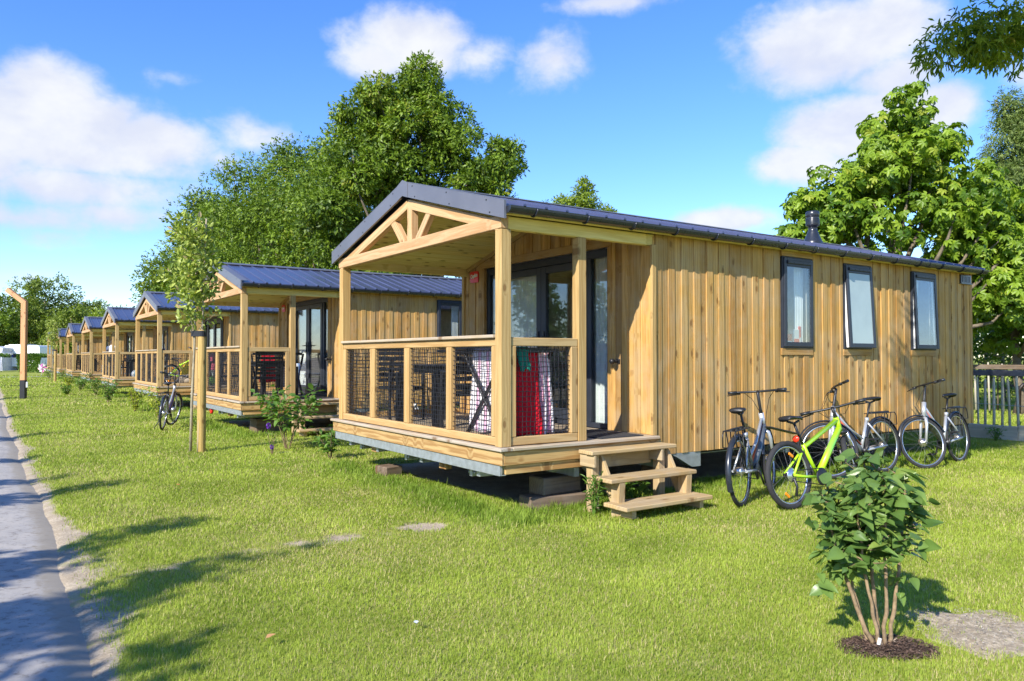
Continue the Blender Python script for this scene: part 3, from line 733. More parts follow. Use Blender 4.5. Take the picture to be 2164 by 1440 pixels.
def make_bike(loc, heading, lean, label, steer=0.0, kind='city', frame_mat='silver', accent='accent', r=.35, wb=1.07, hb=1.12, group=None, fr_mat2='slate', rack=True, sadh=.97, light=True, kickstand=False):
    root = empty('bicycle', loc, 0, label, 'bicycle', group)
    root.rotation_euler = Euler((lean, 0, heading), 'XYZ')   # lean > 0 tips to the right
    I = Matrix.Identity(4)
    mtb = kind == 'mtb'; tw = .027 if mtb else .021
    FA = Vector((wb, 0, r))
    hb0 = Vector((wb - .20, 0, r + (.33 if mtb else .50) * 1.0)); ax = Vector((-.31, 0, .95)).normalized()
    hl = Vector((wb - .115, 0, r + .36)) if not mtb else Vector((wb - .15, 0, r + .40))
    hu = hl + ax * (.17 if not mtb else .13)
    S = Matrix.Translation(hl) @ Matrix.Rotation(steer, 4, ax) @ Matrix.Translation(-hl)
    BB = Vector((.45, 0, r - .05)); sc_ = Vector((.27, 0, .70)) if not mtb else Vector((.27, 0, .62))
    # frame
    f = MB()
    n_ = 10
    if mtb:
        f.tube([hl + ax * .02, BB + Vector((.02, 0, .03))], [.033, .036], n_, rnd=.4); f.tube([hu - ax * .02, sc_ + Vector((.03, 0, -.02)), sc_], [.027, .022, .020], n_); f.tube([BB, sc_], .019, n_)
        f.tube([hl - ax * .015, hu + ax * .01], .029, n_)
        for y in (-1, 1):
            f.tube([sc_ - Vector((0, 0, .04)), Vector((0, y * .062, r))], [.014, .011], 8); f.tube([BB + Vector((-.02, y * .03, 0)), Vector((.18, y * .055, r - .03)), Vector((0, y * .064, r))], [.016, .014, .011], 8)
        fm = [M['lime']]
    else:
        f.tube([hl - ax * .02, hu + ax * .012], .030, n_)
        f.tube([hl + ax * .04, hl * .55 + BB * .45 + Vector((-.015, 0, -.02)), BB + Vector((.04, 0, .05)), BB], [.036, .040, .038, .034], n_, mi=1)
        f.tube([hl + ax * .13, hl * .5 + (BB * .45 + sc_ * .55) * .5 + Vector((-.01, 0, -.02)), BB * .62 + sc_ * .38], [.018, .018, .016], n_, mi=0)
        f.tube([hl + ax * .085 + Vector((-.01, 0, 0)), hl * .5 + BB * .32 + sc_ * .18 + Vector((-.02, 0, -.01)), BB * .82 + sc_ * .18], [.010, .011, .010], 8, mi=2)
        f.tube([BB, sc_], .021, n_)
        f.tube([sc_ - Vector((0, 0, .03)), sc_ + Vector((-.006, 0, .02))], .028, n_)
        for y in (-1, 1):
            f.tube([sc_ + Vector((.01, y * .02, -.05)), Vector((0, y * .066, r))], [.012, .010], 8); f.tube([BB + Vector((-.02, y * .04, .01)), Vector((0, y * .068, r))], [.018, .014], 8)
        fm = [M[frame_mat], M[fr_mat2], M[accent]]
    f.build('frame', fm, root)
    # fork
    k = MB(); T = lambda p: S @ Vector(p)
    top = hl - ax * .03
    if mtb:
        for y in (-.062, .062): k.tube([T((top.x, y, top.z)), T(top * .5 + FA * .5 + Vector((0, y, 0)))], .016, 8, mi=1); k.tube([T(top * .55 + FA * .45 + Vector((0, y, 0))), T(FA + Vector((0, y, 0)))], .023, 8)
        k.tube([T((top.x, -.07, top.z)), T((top.x, .07, top.z))], .024, 8); b2 = top * .5 + FA * .5 + Vector((.05, 0, .04)); k.tube([T(b2 + Vector((-.03, -.062, 0))), T(b2), T(b2 + Vector((-.03, .062, 0)))], .014, 8)
        k.build('fork', [M['black'], M['chrome']], root)
    else:
        for y in (-1, 1): k.tube([T(top), T((top.x + .005, y * .045, top.z - .02)), T((top.x + .02, y * .058, top.z - .09)), T(FA + Vector((-.01, y * .058, 0)))], [.022, .022, .021, .014], 8)
        k.build('fork', M[frame_mat], root)
    # wheels
    wr = wheel(root, 'rear', (0, 0, r), r, tw, None, I, tread=mtb); wf = wheel(root, 'front', FA, r, tw, None, S, tread=mtb)
    for wh, c, pos in ((wr, Vector((0, 0, r)), I), (wf, FA, S)):
        h = MB(); rad = .026 if (mtb or wh is wf and kind == 'plain') else (.055 if wh is wf else .045)
        h.lathe([(0, -.058), (.018, -.058), (.018, -.04), (rad * .8, -.036), (rad, -.02), (rad, .02), (rad * .8, .036), (.018, .04), (.018, .058), (0, .058)], pos @ Matrix.Translation(c) @ Matrix.Rotation(PI / 2, 4, 'X'), 16)
        h.build('hub', M['chrome' if not mtb else 'black'], wh)
        if mtb and wh is wr:
            for (aa) in (75, 250):
                rf = MB(); px, pz = c.x + .2 * math.cos(R(aa)), c.z + .2 * math.sin(R(aa)); rf.obox(Matrix.Translation((px, -.012, pz)) @ Matrix.Rotation(-R(aa + 70), 4, 'Y'), .034, .008, .013, .006); rf.build('reflector', M['orange'], wh)
            cs = MB(); cs.lathe([(0, -.055), (.03, -.055), (.068, -.04), (.072, -.036), (0, -.034)], Matrix.Translation(c) @ Matrix.Rotation(PI / 2, 4, 'X') @ Matrix.Scale(-1, 4, (0, 0, 1)), 20); cs.build('cassette', M['chrome'], wh)
    # saddle and post
    sp = MB(); st_ = sc_ + Vector((-.10, 0, sadh - .06 - sc_.z)); d_ = (st_ - sc_)
    sp.tube([sc_, st_], .0135, 8, mi=0); sp.build('seat_post', M['black' if kind != 'bright' else 'chrome'], root)
    s = MB(); V = []; prof = [(-.15, .062, .0), (-.135, .082, .018), (-.08, .085, .022), (-.02, .062, .016), (.05, .032, .012), (.11, .020, .010), (.135, .010, .0)]
    for x, w, dz in prof:
        for a in range(10):
            q = 2 * PI * a / 10; z = math.sin(q); V.append((st_.x + x, w * math.cos(q), st_.z + .035 + dz + (.022 * z if z > 0 else .035 * z * (.55 if x < .02 else .4))))
    F = [[i * 10 + j, i * 10 + (j + 1) % 10, (i + 1) * 10 + (j + 1) % 10, (i + 1) * 10 + j] for i in range(6) for j in range(10)] + [list(range(10))[::-1], [60 + j for j in range(10)]]
    s.add(V, F, None, .5, 0, True); s.tube([(st_.x - .10, 0, st_.z + .02), (st_.x, 0, st_.z - .005), (st_.x + .08, 0, st_.z + .02)], .012, 6); s.build('saddle', M['black'], root, fix=True)
    # handlebar
    h = MB(); hc = hu + ax * (hb - hu.z) / ax.z + Vector((.03, 0, 0))
    h.tube([T(hu - ax * .01), T(hu + ax * .06), T(hc - Vector((.03, 0, .02))), T(hc)], [.024, .017, .017, .019], 8)
    W = .33 if mtb else .31; sw = -.03 if mtb else -.09
    h.tube([T(hc + Vector((sw, -W, .005))), T(hc + Vector((sw * .5, -W * .6, .004))), T(hc + Vector((0, -.07, 0))), T(hc + Vector((0, .07, 0))), T(hc + Vector((sw * .5, W * .6, .004))), T(hc + Vector((sw, W, .005)))], .0125, 8)
    hbar = h.build('handlebar', M['black'], root)
    for y in (-1, 1):
        gq = MB(); a, b = hc + Vector((sw, y * W, .005)), hc + Vector((sw * .68, y * W * .70, .0045)); gq.tube([T(a), T(a * .5 + b * .5), T(b)], [.019, .0175, .018], 8); gq.build('grip', M['black'], hbar)
        lv = MB(); b2 = hc + Vector((sw * .55 + .02, y * W * .66, -.005)); lv.tube([T(b2), T(b2 + Vector((.045, y * .03, -.012))), T(b2 + Vector((.02, y * .13, -.022)))], [.010, .008, .006], 6)
        lv.lathe([(0, -.018), (.02, -.016), (.02, .016), (0, .018)], S @ Matrix.Translation(b2), 10); lv.build('brake_lever', M['black'], hbar)
    cb = MB()
    for y in (-.16, .15): cb.tube([T(hc + Vector((.02, y, -.01))), T(hc + Vector((.09, y * .6, -.08))), T(hl + Vector((.09, y * .2, .16))), T(hl + Vector((.03, y * .1, .02)))], .0033, 5, False)
    cb.build('cable', M['black'], root)
    # cranks
    for y in (-1, 1):
        c = MB(); a = R(-60 if y < 0 else 120) if not mtb else R(-80 if y < 0 else 100); pe = BB + Vector((.17 * math.cos(a), y * .085, .17 * math.sin(a)))
        c.tube([BB + Vector((0, y * .03, 0)), BB + Vector((0, y * .07, 0)), pe], [.02, .014, .011], 6)
        if y < 0: c.lathe([(.0, -.006), (.085, -.004), (.09, 0), (.085, .004), (0, .006)], Matrix.Translation(BB + Vector((0, -.05, 0))) @ Matrix.Rotation(PI / 2, 4, 'X'), 24)
        cr = c.build('crank', M['black'], root)
        p = MB(); p.obox(Matrix.Translation(pe + Vector((0, y * .055, 0))), .045, .042, .012, .004); p.build('pedal', M['black'], cr)
    ch = MB(); ch.tube([BB + Vector((0, -.05, .085)), Vector((0, -.05, r + .04))], .005, 4); ch.tube([BB + Vector((0, -.05, -.085)), Vector((0.02, -.05, r - .06))], .005, 4)
    if mtb: ch.tube([(.0, -.06, r - .03), (.03, -.06, r - .12), (.0, -.06, r - .2)], .014, 6)
    ch.build('chain', M['black'], root)
    if not mtb:
        fender(root, I, 0, r, r + .022, 20 if kind != 'bare' else 60, 205, .028, 'gutter'); fender(root, S, FA.x, r, r + .022, 10, 165, .028, 'gutter')
    else:
        g_ = MB(); g_.obox(Matrix.Translation((-.02, 0, r + .44)) @ Matrix.Rotation(R(12), 4, 'Y'), .22, .035, .005, .003); g_.build('mudguard', M['black'], root)
    if rack:
        q = MB(); z = 2 * r + .07
        for y in (-.06, .06):
            q.tube([(.22, y, z), (.0, y, z), (-.24, y, z), (-.27, y, z - .04), (-.25, y * 1.2, z - .16)], .007, 6); q.tube([(-.02, y, z), (.0, y * 1.15, r + .02)], .006, 6); q.tube([(-.16, y, z), (.0, y * 1.15, r + .02)], .006, 6)
        q.tube([(-.25, -.07, z - .16), (-.25, .07, z - .16)], .006, 6)
        for x in (.2, .06, -.08, -.22): q.tube([(x, -.06, z), (x, .06, z)], .006, 6)
        q.tube([(.2, 0, z + .012), (-.2, 0, z + .012)], .012, 6)
        q.build('luggage_rack', M['black'], root)
    if light and mtb:
        l = MB()
        if mtb: l.lathe([(0, -.015), (.034, -.015), (.036, .0), (.03, .012), (0, .014)], Matrix.Translation(sc_ + Vector((-.10, 0, .06))) @ Matrix.Rotation(-PI / 2, 4, 'Y'), 14)
        else: l.box((-.285, -.04, 2 * r - .02), (-.265, .04, 2 * r + .02), .006)
        l.build('tail_light', M['redlens'], root)
    if kickstand:
        ks = MB(); ks.tube([(.30, .05, r - .06), (.22, .20, .0)], .009, 6); ks.build('kickstand', M['black'], root)
    return root
M['lime'] = None; M['spoke'] = plain('spoke_steel', (.22, .22, .23), .5, .3)
def lime():
    m, nt, out = new_mat('lime_green_paint'); g = G(nt); s = g.n('SeparateXYZ'); g.set(s.inputs[0], g.obj())
    c = g.mix(g.math('MULTIPLY', g.maprange(s.outputs[0], .55, .80), g.maprange(s.outputs[2], .75, .5)), (.42, .74, .02), (.07, .55, .13))
    b = g.bsdf(c, .32, 0, .5, None, .4); nt.links.new(b.outputs[0], out.inputs[0]); return m
M['lime'] = lime()
M['accent'] = plain('red_orange_stripe', (.62, .10, .03), .4)
M['violet'] = plain('violet_stripe', (.20, .07, .22), .4)
M['orange'] = plain('orange_reflector', (.95, .28, .01), .25)
M['redlens'] = plain('red_lens', (.80, .05, .02), .2)
M['indigo'] = plain('dark_blue_paint', (.03, .03, .09), .3)
def ang(p, q): return math.atan2(q[1] - p[1], q[0] - p[0])
BG = 'bicycles parked along the cabin wall'
def bike_at(p, q, lean, label, **k):
    return make_bike((p[0], p[1], 0), ang(p, q), lean, label, group=BG, **k)
bike_at((6.23, 5.0), (7.22, 5.40), -.06, 'grey city bicycle seen from behind, front wheel towards the wall, leftmost of the parked four', steer=R(6))
bike_at((9.60, 5.42), (8.50, 5.50), .10, 'silver city bicycle facing left, standing behind the lime green one', steer=R(-38))
bike_at((11.42, 5.34), (10.28, 5.28), .10, 'silver city bicycle with orange stripe, rightmost one near the picket fence', steer=R(-28))
bike_at((6.52, 4.62), (7.60, 4.58), -.13, 'lime green mountain bicycle with knobbly tyres leaning on a silver one', kind='mtb', r=.335, wb=1.05, hb=.97, sadh=.90, rack=False, steer=R(31))
make_bike((2.93, 16.9, 0), ang((2.93, 16.9), (3.3, 17.9)), 0.09, 'dark city bicycle standing alone on the lawn left of the staked tree', steer=R(-16), frame_mat='silver', fr_mat2='indigo', accent='violet', kickstand=True)
make_bike((BX + .55, BY + OFFS[2] + 1.0, .664), R(-48), -.05, 'childs bicycle standing on the porch behind the yellow bundle', kind='mtb', r=.31, wb=.98, hb=1.06, sadh=.8, rack=False, steer=R(15), light=False)
make_bike((5.6, 11.35, 0), R(5), 0.0, 'white and red bicycle parked between the two nearest cabins, seen through the porch netting', frame_mat='white', fr_mat2='white', accent='red', steer=R(8))
cb = MB(); cb.tube([(6.05, 5.02, .70), (6.35, 4.95, .62), (6.6, 4.75, .60), (6.62, 4.64, .50)], .006, 6)

# ------------------------------------------------------------------ porch furniture
def make_chair(loc, rz, label, group='black garden chairs on the porches'):
    t = empty('garden_chair', loc, rz, label, 'chair', group)   # faces +x
    s = MB(); s.box((-.22, -.24, .40), (.24, .24, .425), .006)
    for k in range(5): s.box((-.215 + k * .092, -.235, .426), (-.215 + k * .092 + .08, .235, .445), .005)
    s.build('seat', M['black'], t)
    b = MB()
    for k in range(6):
        z = .50 + k * .073; x = -.225 - .10 * (z - .44)
        b.obox(Matrix.Translation((x, 0, z + .02)) @ Matrix.Rotation(R(-8), 4, 'Y'), .010, .235, .025, .005, 1)
    for y in (-.245, .245): b.beam((-.22, y, .43), (-.285, y, .945), .03, .035, .006)
    b.beam((-.285, -.25, .94), (-.285, .25, .94), .03, .05, .008); b.build('backrest', M['black'], t)
    for x, y in ((.21, .245), (.21, -.245), (-.22, .245), (-.22, -.245)):
        l = MB(); l.beam((x, y, 0), (x * .96, y, .66 if x > 0 else .44), .034, .034, .005); l.build('leg', M['black'], t)
    for y in (-.245, .245):
        a = MB(); a.beam((.23, y, .665), (-.25, y, .665), .045, .026, .008); a.build('armrest', M['black'], t)
    return t
def make_table(loc, rz, label, L=1.5, W=.9, group='black garden tables on the porches'):
    t = empty('garden_table', loc, rz, label, 'table', group)
    p = MB(); n = 8
    for k in range(n): p.box((-W / 2 + k * W / n, -L / 2, .715), (-W / 2 + (k + 1) * W / n - .008, L / 2, .74), .004, 1)
    p.box((-W / 2 + .04, -L / 2 + .04, .64), (W / 2 - .04, L / 2 - .04, .712), .004, 1); p.build('tabletop', M['black'], t)
    for x in (-1, 1):
        for y in (-1, 1):
            l = MB(); l.box((x * (W / 2 - .05) - .045, y * (L / 2 - .06) - .045, 0), (x * (W / 2 - .05) + .045, y * (L / 2 - .06) + .045, .64), .006, 2); l.build('leg', M['black'], t)
    return t
def porch(k, x, y): return (BX + x, BY + OFFS[k] + y, .664)
make_table(porch(0, .85, 2.62), 0, 'black slatted garden table on the nearest porch', L=1.1, W=.8)
make_chair(porch(0, .70, 3.52), R(-90), 'black slatted armchair at the far left end of the nearest porch')
make_chair(porch(0, .62, 1.62), R(78), 'black slatted armchair on the nearest porch beside the drying towels')
make_chair(porch(0, 1.45, 2.75), R(180), 'black slatted armchair between table and glass door on the nearest porch')
make_table(porch(1, .95, 1.25), 0, 'black garden table on the porch of the cabin next behind', L=1.2, W=.75)
make_chair(porch(1, .62, .48), R(85), 'black armchair with curved arms at the corner of the second porch')
make_chair(porch(1, .40, 2.35), R(-10), 'black armchair behind the front netting of the second porch')
make_table(porch(3, .9, .8), 0, 'black garden table on the fourth porch beside the ball', L=1.0, W=.7)
make_chair(porch(3, .45, 1.6), R(-40), 'black armchair behind the netting of the fourth porch')
make_table(porch(5, .9, .9), 0, 'black garden table on the sixth porch', L=1.2, W=.8)
make_chair(porch(5, .5, .4), R(90), 'black armchair on the sixth porch')

# drying rack and towels
def make_rack(loc, rz, label, Lx=.95, W=.56, H=.90):
    t = empty('drying_rack', loc, rz, label, 'drying rack', 'folding drying racks on the porches')
    f = MB()
    for x in (-W / 2, W / 2): f.beam((x, -Lx / 2, H), (x, Lx / 2, H), .035, .05, .006)
    for k in range(6): f.tube([(-W / 2, -Lx / 2 + .05 + k * (Lx - .1) / 5, H + .005), (W / 2, -Lx / 2 + .05 + k * (Lx - .1) / 5, H + .005)], .007, 6)
    f.build('top_frame', M['black'], t)
    for y in (-Lx / 2 - .02, Lx / 2 + .02):
        for s in (-1, 1):
            l = MB(); l.beam((s * W / 2, y + s * .012, H), (-s * W / 2, y + s * .012, .01), .022, .04, .004, up=(0, 1, 0)); l.build('leg', M['black'], t)
    return t
def towel(name, label, cat, p, ux, w, drop, stripes, back=.25, fold=0.03, seed=0, group='towels hung to dry', taper=0.0, nfold=2.2):
    """cloth laid over a bar: p middle of the bar, ux along the bar; stripes: list of colours repeated"""
    rr = random.Random(seed); m_, n_ = 40, 30; p = Vector(p); ux = Vector(ux).normalized(); nr = Vector((ux.y, -ux.x, 0)); V = []
    ph = [rr.uniform(0, 6) for _ in range(4)]
    for a in range(m_ + 1):
        s = (a / m_ - .5)
        for b in range(n_ + 1):
            l = (b / n_) * (drop + back) - back
            z = -abs(l) if abs(l) > .02 else -.02 * (abs(l) / .02) ** 2
            out = .022 if l > 0 else -.022
            if abs(l) < .03: out *= abs(l) / .03
            g_ = max(0, l) / drop
            wv = fold * g_ * (math.sin(nfold * 2 * PI * s + ph[0] + .6 * g_) + .5 * math.sin(nfold * 4.4 * PI * s + ph[1])) + .03 * g_ * 1
            wid = w * (1 - taper * (1 - g_))
            V.append(p + ux * (s * wid + .012 * math.sin(5 * g_ + ph[2])) + nr * (out + wv) + Vector((0, 0, z + .01 + .012 * math.sin(3 * s * PI + ph[3]) * g_)))
    F = [(a * (n_ + 1) + b, (a + 1) * (n_ + 1) + b, (a + 1) * (n_ + 1) + b + 1, a * (n_ + 1) + b + 1) for a in range(m_) for b in range(n_)]
    o = fast_mesh(name, V, F, stripes, None, smooth=True)
    if len(stripes) > 1: o.data.polygons.foreach_set('material_index', [(a // 2 if len(stripes) == 2 else a // 3) % len(stripes) for a in range(m_) for b in range(n_)])
    md = o.modifiers.new('thickness', 'SOLIDIFY'); md.thickness = .006
    return tag(o, label, cat, group)
def cloth(name, c): return plain(name, c, .95, 0, .1, var=.08, scale=14, bump=.5)
CT = {k: cloth('towel_' + k, c) for k, c in dict(white=(.78, .74, .76), pink=(.72, .42, .56), red=(.62, .015, .03), rose=(.70, .34, .45), green=(.02, .22, .16), blue=(.10, .18, .42), ltblue=(.35, .5, .66), dkpink=(.6, .12, .18)).items()}
rk = porch(0, .44, .56)
make_rack(rk, R(90), 'dark folding drying rack with crossed legs behind the front netting of the nearest porch', Lx=.50, W=.76)
bz = .664 + .93
towel('bath_towel', 'white and pink striped towel hanging on the drying rack behind the crossed bars', 'towel', (BX + .26, BY + .54, bz - .03), (0, -1, 0), .70, .82, [CT['white'], CT['white'], CT['pink']], fold=.012, seed=2, nfold=1.2)
towel('bath_towel', 'long red towel hanging behind the side netting of the nearest porch', 'towel', (BX + .40, BY + .24, bz - .02), (1, 0, 0), .40, .84, [CT['red']], fold=.022, seed=4, taper=.25)
towel('bath_towel', 'pink towel with white stripes hanging to the right of the red one', 'towel', (BX + .66, BY + .26, bz - .02), (1, .15, 0), .22, .84, [CT['rose'], CT['white'], CT['rose']], fold=.028, seed=5, taper=.35)
towel('swim_shorts', 'small dark green garment hanging in front of the red towel', 'garment', (BX + .36, BY + .19, bz - .01), (1, 0, 0), .13, .22, [CT['green']], back=.05, fold=.01, seed=6)
make_rack(porch(1, 1.30, 2.0), R(90), 'dark folding drying rack by the rear of the second porch', Lx=.9)
towel('bath_towel', 'bright red towel hanging on the rack of the second porch', 'towel', (BX + 1.0, BY + OFFS[1] + 1.72, bz - .02), (1, 0, 0), .36, .62, [CT['red']], fold=.03, seed=8, taper=.3)
towel('bath_towel', 'blue and white striped towel hanging low on the second porch', 'towel', (BX + 1.50, BY + OFFS[1] + 1.72, bz - .25), (1, 0, 0), .40, .52, [CT['blue'], CT['white'], CT['ltblue']], fold=.03, seed=9)
towel('bath_towel', 'red towel draped over the rack behind the third porch rail', 'towel', (BX + 1.7, BY + OFFS[2] + .9, bz), (0, 1, 0), .5, .5, [CT['dkpink']], fold=.03, seed=10)

# loose things on the porches further back
def lump(name, c, s, mat, label, cat, seed=0, amp=.18, flat=0.0):
    n_, m_ = 22, 14; rr = random.Random(seed); V = []; ph = [rr.uniform(0, 6) for _ in range(6)]
    for b in range(m_ + 1):
        th = PI * b / m_
        for a in range(n_):
            q = 2 * PI * a / n_
            k = 1 + amp * (math.sin(3 * q + ph[0] + 2 * th) * .5 + math.sin(5 * th + ph[1]) * .3 + math.sin(2 * q - 4 * th + ph[2]) * .4)
            z = math.cos(th) * k
            V.append((c[0] + s[0] * math.sin(th) * math.cos(q) * k, c[1] + s[1] * math.sin(th) * math.sin(q) * k, max(c[2] + s[2] * z, c[2] - s[2] * .92)))
    F = [(b * n_ + a, (b + 1) * n_ + a, (b + 1) * n_ + (a + 1) % n_, b * n_ + (a + 1) % n_) for b in range(m_) for a in range(n_)]
    o = fast_mesh(name, V, F, mat, smooth=True); return tag(o, label, cat)
M['yellow'] = plain('yellow_fabric', (.80, .50, .01), .6, var=.15); M['greencloth'] = plain('green_fabric', (.18, .42, .05), .8, var=.3, scale=18); M['sand'] = plain('sand_fabric', (.38, .30, .21), .9)
p2 = porch(2, 1.0, .45)
lump('fabric_bundle', (p2[0] + .10, p2[1] + .1, p2[2] + .36), (.36, .30, .38), M['yellow'], 'yellow fabric bundle on the porch of the cabin behind the staked tree', 'bundle', 3, .12)
lump('bag', (p2[0] - .15, p2[1] - .18, p2[2] + .16), (.26, .2, .17), M['sand'], 'sand coloured bag on the porch deck in front of the yellow bundle', 'bag', 5, .12)
lump('bag', (p2[0] + .42, p2[1] - .22, p2[2] + .14), (.24, .17, .15), M['greencloth'], 'green bag on the porch deck right of the sand coloured one', 'bag', 6, .12)
def ball():
    m, nt, out = new_mat('ball_panels'); g = G(nt); s = g.n('SeparateXYZ'); g.set(s.inputs[0], g.obj())
    a = g.math('ARCTAN2', s.outputs[1], s.outputs[0]); c = g.mix(g.math('GREATER_THAN', g.math('SINE', g.math('MULTIPLY', a, 3.0)), 0.1), (.75, .77, .75), (.25, .50, .62))
    b = g.bsdf(c, .35); nt.links.new(b.outputs[0], out.inputs[0])
    mb = MB(); mb.lathe([(max(.0005, .17 * math.sin(PI * i / 16)), -.17 * math.cos(PI * i / 16)) for i in range(17)], None, 24)
    o = mb.build('beach_ball', m); p = porch(3, .75, .30); o.location = (p[0], p[1], p[2] + .17); tag(o, 'pale blue and white ball on the fourth porch deck', 'ball')
ball()
def crate(loc, label, w=.9, d=.45, h=.42):
    t = empty('storage_crate', loc, 0, label, 'crate'); b = MB()
    for k in range(4): z = k * h / 4; b.box((-w / 2, -d / 2, z + .005), (w / 2, -d / 2 + .02, z + h / 4 - .008), .003, 0); b.box((-w / 2, d / 2 - .02, z + .005), (w / 2, d / 2, z + h / 4 - .008), .003, 0)
    for x in (-w / 2, w / 2 - .02): b.box((x, -d / 2 + .021, .005), (x + .02, d / 2 - .021, h - .008), .003, 1)
    b.build('body', M['greywood'], t); l = MB(); l.box((-w / 2 - .01, -d / 2 - .01, h), (w / 2 + .01, d / 2 + .01, h + .022), .004, 0); l.build('lid', M['cap'], t)
crate(porch(4, 1.0, .22), 'pale slatted crate behind the side netting below the standing person')
for (dx, w, h, mt, lb) in ((.20, .10, .16, 'red', 'red carton standing on the sill inside the first side window'), (.33, .12, .22, 'white', 'white carton standing on the sill inside the first side window'), (.44, .05, .26, 'red', 'slim red bottle box on the sill inside the first side window')):
    m = MB(); x = BX + 4.22 + dx; m.box((x, BY + .14, 1.63), (x + w, BY + .22, 1.63 + h), .006); m.box((x + .01, BY + .137, 1.65), (x + w - .01, BY + .139, 1.63 + h * .45), mi=1)
    tag(m.build('carton', [M[mt], M['white' if mt == 'red' else 'red']]), lb, 'carton', 'cartons on the window sill')
m = MB(); m.box((BX + 4.2, BY + .133, 1.585), (BX + 4.78, BY + .26, 1.628), .004, 0); sill = m.build('sill', M['white'], cab); sill.location = (-BX, -BY, 0)
# ------------------------------------------------------------------ plants
def unit(v): return v / np.maximum(np.linalg.norm(v, axis=-1, keepdims=True), 1e-9)
LEAF = {  # outline points (x along, y across, z) of one leaf, unit length, as quads/tri strips about the midrib
 'diamond': (np.array([(0, 0, 0), (.45, .5, .05), (1, 0, 0), (.45, -.5, .05)]), np.array([(0, 1, 2, 3)])),
 'fold': (np.array([(0, 0, 0), (.35, .5, .12), (.72, .36, .08), (1, 0, -.06), (.72, -.36, .08), (.35, -.5, .12), (.5, 0, 0)]), np.array([(0, 6, 1), (6, 2, 1), (6, 3, 2), (0, 5, 6), (6, 5, 4), (6, 4, 3)])),
}
def scatter_leaves(P, D, N, L, W, shape='diamond'):
    """P base points, D along-leaf directions, N approximate normals, L lengths, W widths"""
    D = unit(D); S = unit(np.cross(N, D)); N2 = np.cross(D, S)
    T, F = LEAF[shape]; k = len(T); n = len(P)
    V = (P[:, None, :] + D[:, None, :] * (T[None, :, 0, None] * L[:, None, None]) + S[:, None, :] * (T[None, :, 1, None] * W[:, None, None]) + N2[:, None, :] * (T[None, :, 2, None] * L[:, None, None]))
    Fa = (F[None] + (np.arange(n) * k)[:, None, None]).reshape(-1, F.shape[1])
    return V.reshape(-1, 3), Fa, k
def sphere_dirs(n, r=None):
    v = (r or rng).normal(size=(n, 3)); return unit(v)

def big_leaf(n_w=2, n_l=7, wide=.36, tipw=1.6, curl=.16, fold=.10):
    """a full leaf blade grid for close plants (heart-shaped)"""
    V = []; 
    for i in range(n_l + 1):
        t = i / n_l; w = wide * (math.sin(PI * min(1, t ** .62)) ** .8) * (1 - t * .25) if 0 < t < 1 else 0.0
        for j in range(-n_w, n_w + 1):
            s = j / n_w; V.append((t, s * w, fold * abs(s) * w / wide - curl * t * t + .02 * math.sin(6 * t + 2 * s)))
    m = 2 * n_w + 1
    F = [(i * m + j, (i + 1) * m + j, (i + 1) * m + j + 1, i * m + j + 1) for i in range(n_l) for j in range(m - 1)]
    return np.array(V), np.array(F)
LEAF['heart'] = big_leaf(); LEAF['long'] = big_leaf(1, 4, .5, curl=.10, fold=.12)

def crown_points(lobes, n, sub=26, sub_r=(.22, .42), shell=.35, r=None):
    """points and outward normals scattered over lumpy clumps that sit on the surface of the lobes (gaps stay between the clumps)"""
    r = r or rng; C = []; RR = []
    for (cx, cy, cz, rx, ry, rz) in lobes:
        d = sphere_dirs(sub, r); d[:, 2] = d[:, 2] * .9 + .05
        rad = r.uniform(.50, 1.0, sub)
        C.append(np.array([cx, cy, cz]) + d * np.array([rx, ry, rz]) * rad[:, None]); RR.append(r.uniform(*sub_r, sub) * min(rx, ry, rz))
    C = np.concatenate(C); RR = np.concatenate(RR)
    w = RR ** 2; idx = r.choice(len(C), n, p=w / w.sum())
    d = sphere_dirs(n, r); rad = 1 - shell * r.random(n) ** 1.6
    rad = np.where(r.random(n) < .03, rad * r.uniform(1.05, 1.25, n), rad)
    flat = np.array([1.15, 1.15, .78])
    P = C[idx] + d * (RR[idx] * rad)[:, None] * flat
    crown_points.tint = r.normal(0, .20, len(C))[idx]
    return P, d, C, RR

def branches(mb, base, top, r0, targets, n=7, r=None, lf=.62):
    """tapered trunk and limbs reaching towards the clump centres"""
    r = r or rng; base = np.array(base); top = np.array(top); k = 8
    pts = [base + (top - base) * i / k + np.append(r.normal(size=2) * r0 * .35 * (i > 0), 0) for i in range(k + 1)]
    rad = [r0 * (1.25 if i == 0 else 1) * (1 - .80 * i / k) for i in range(k + 1)]
    mb.tube([tuple(p) for p in pts], rad, n)
    for t in targets:
        f = min(.92, max(.18, (t[2] - base[2]) / max(.1, top[2] - base[2]) * lf + r.uniform(-.08, .05))); i = int(f * k); a = pts[i]; q = rad[i] * .55
        mid = a * .5 + t * .5 + np.array([0, 0, -.06 * np.linalg.norm(t - a)]) + r.normal(size=3) * .05 * np.linalg.norm(t - a)
        mid2 = mid * .5 + t * .5 + r.normal(size=3) * .05 * np.linalg.norm(t - a)
        mb.tube([tuple(a), tuple(mid), tuple(mid2), tuple(t)], [q, q * .7, q * .42, q * .15], 6)

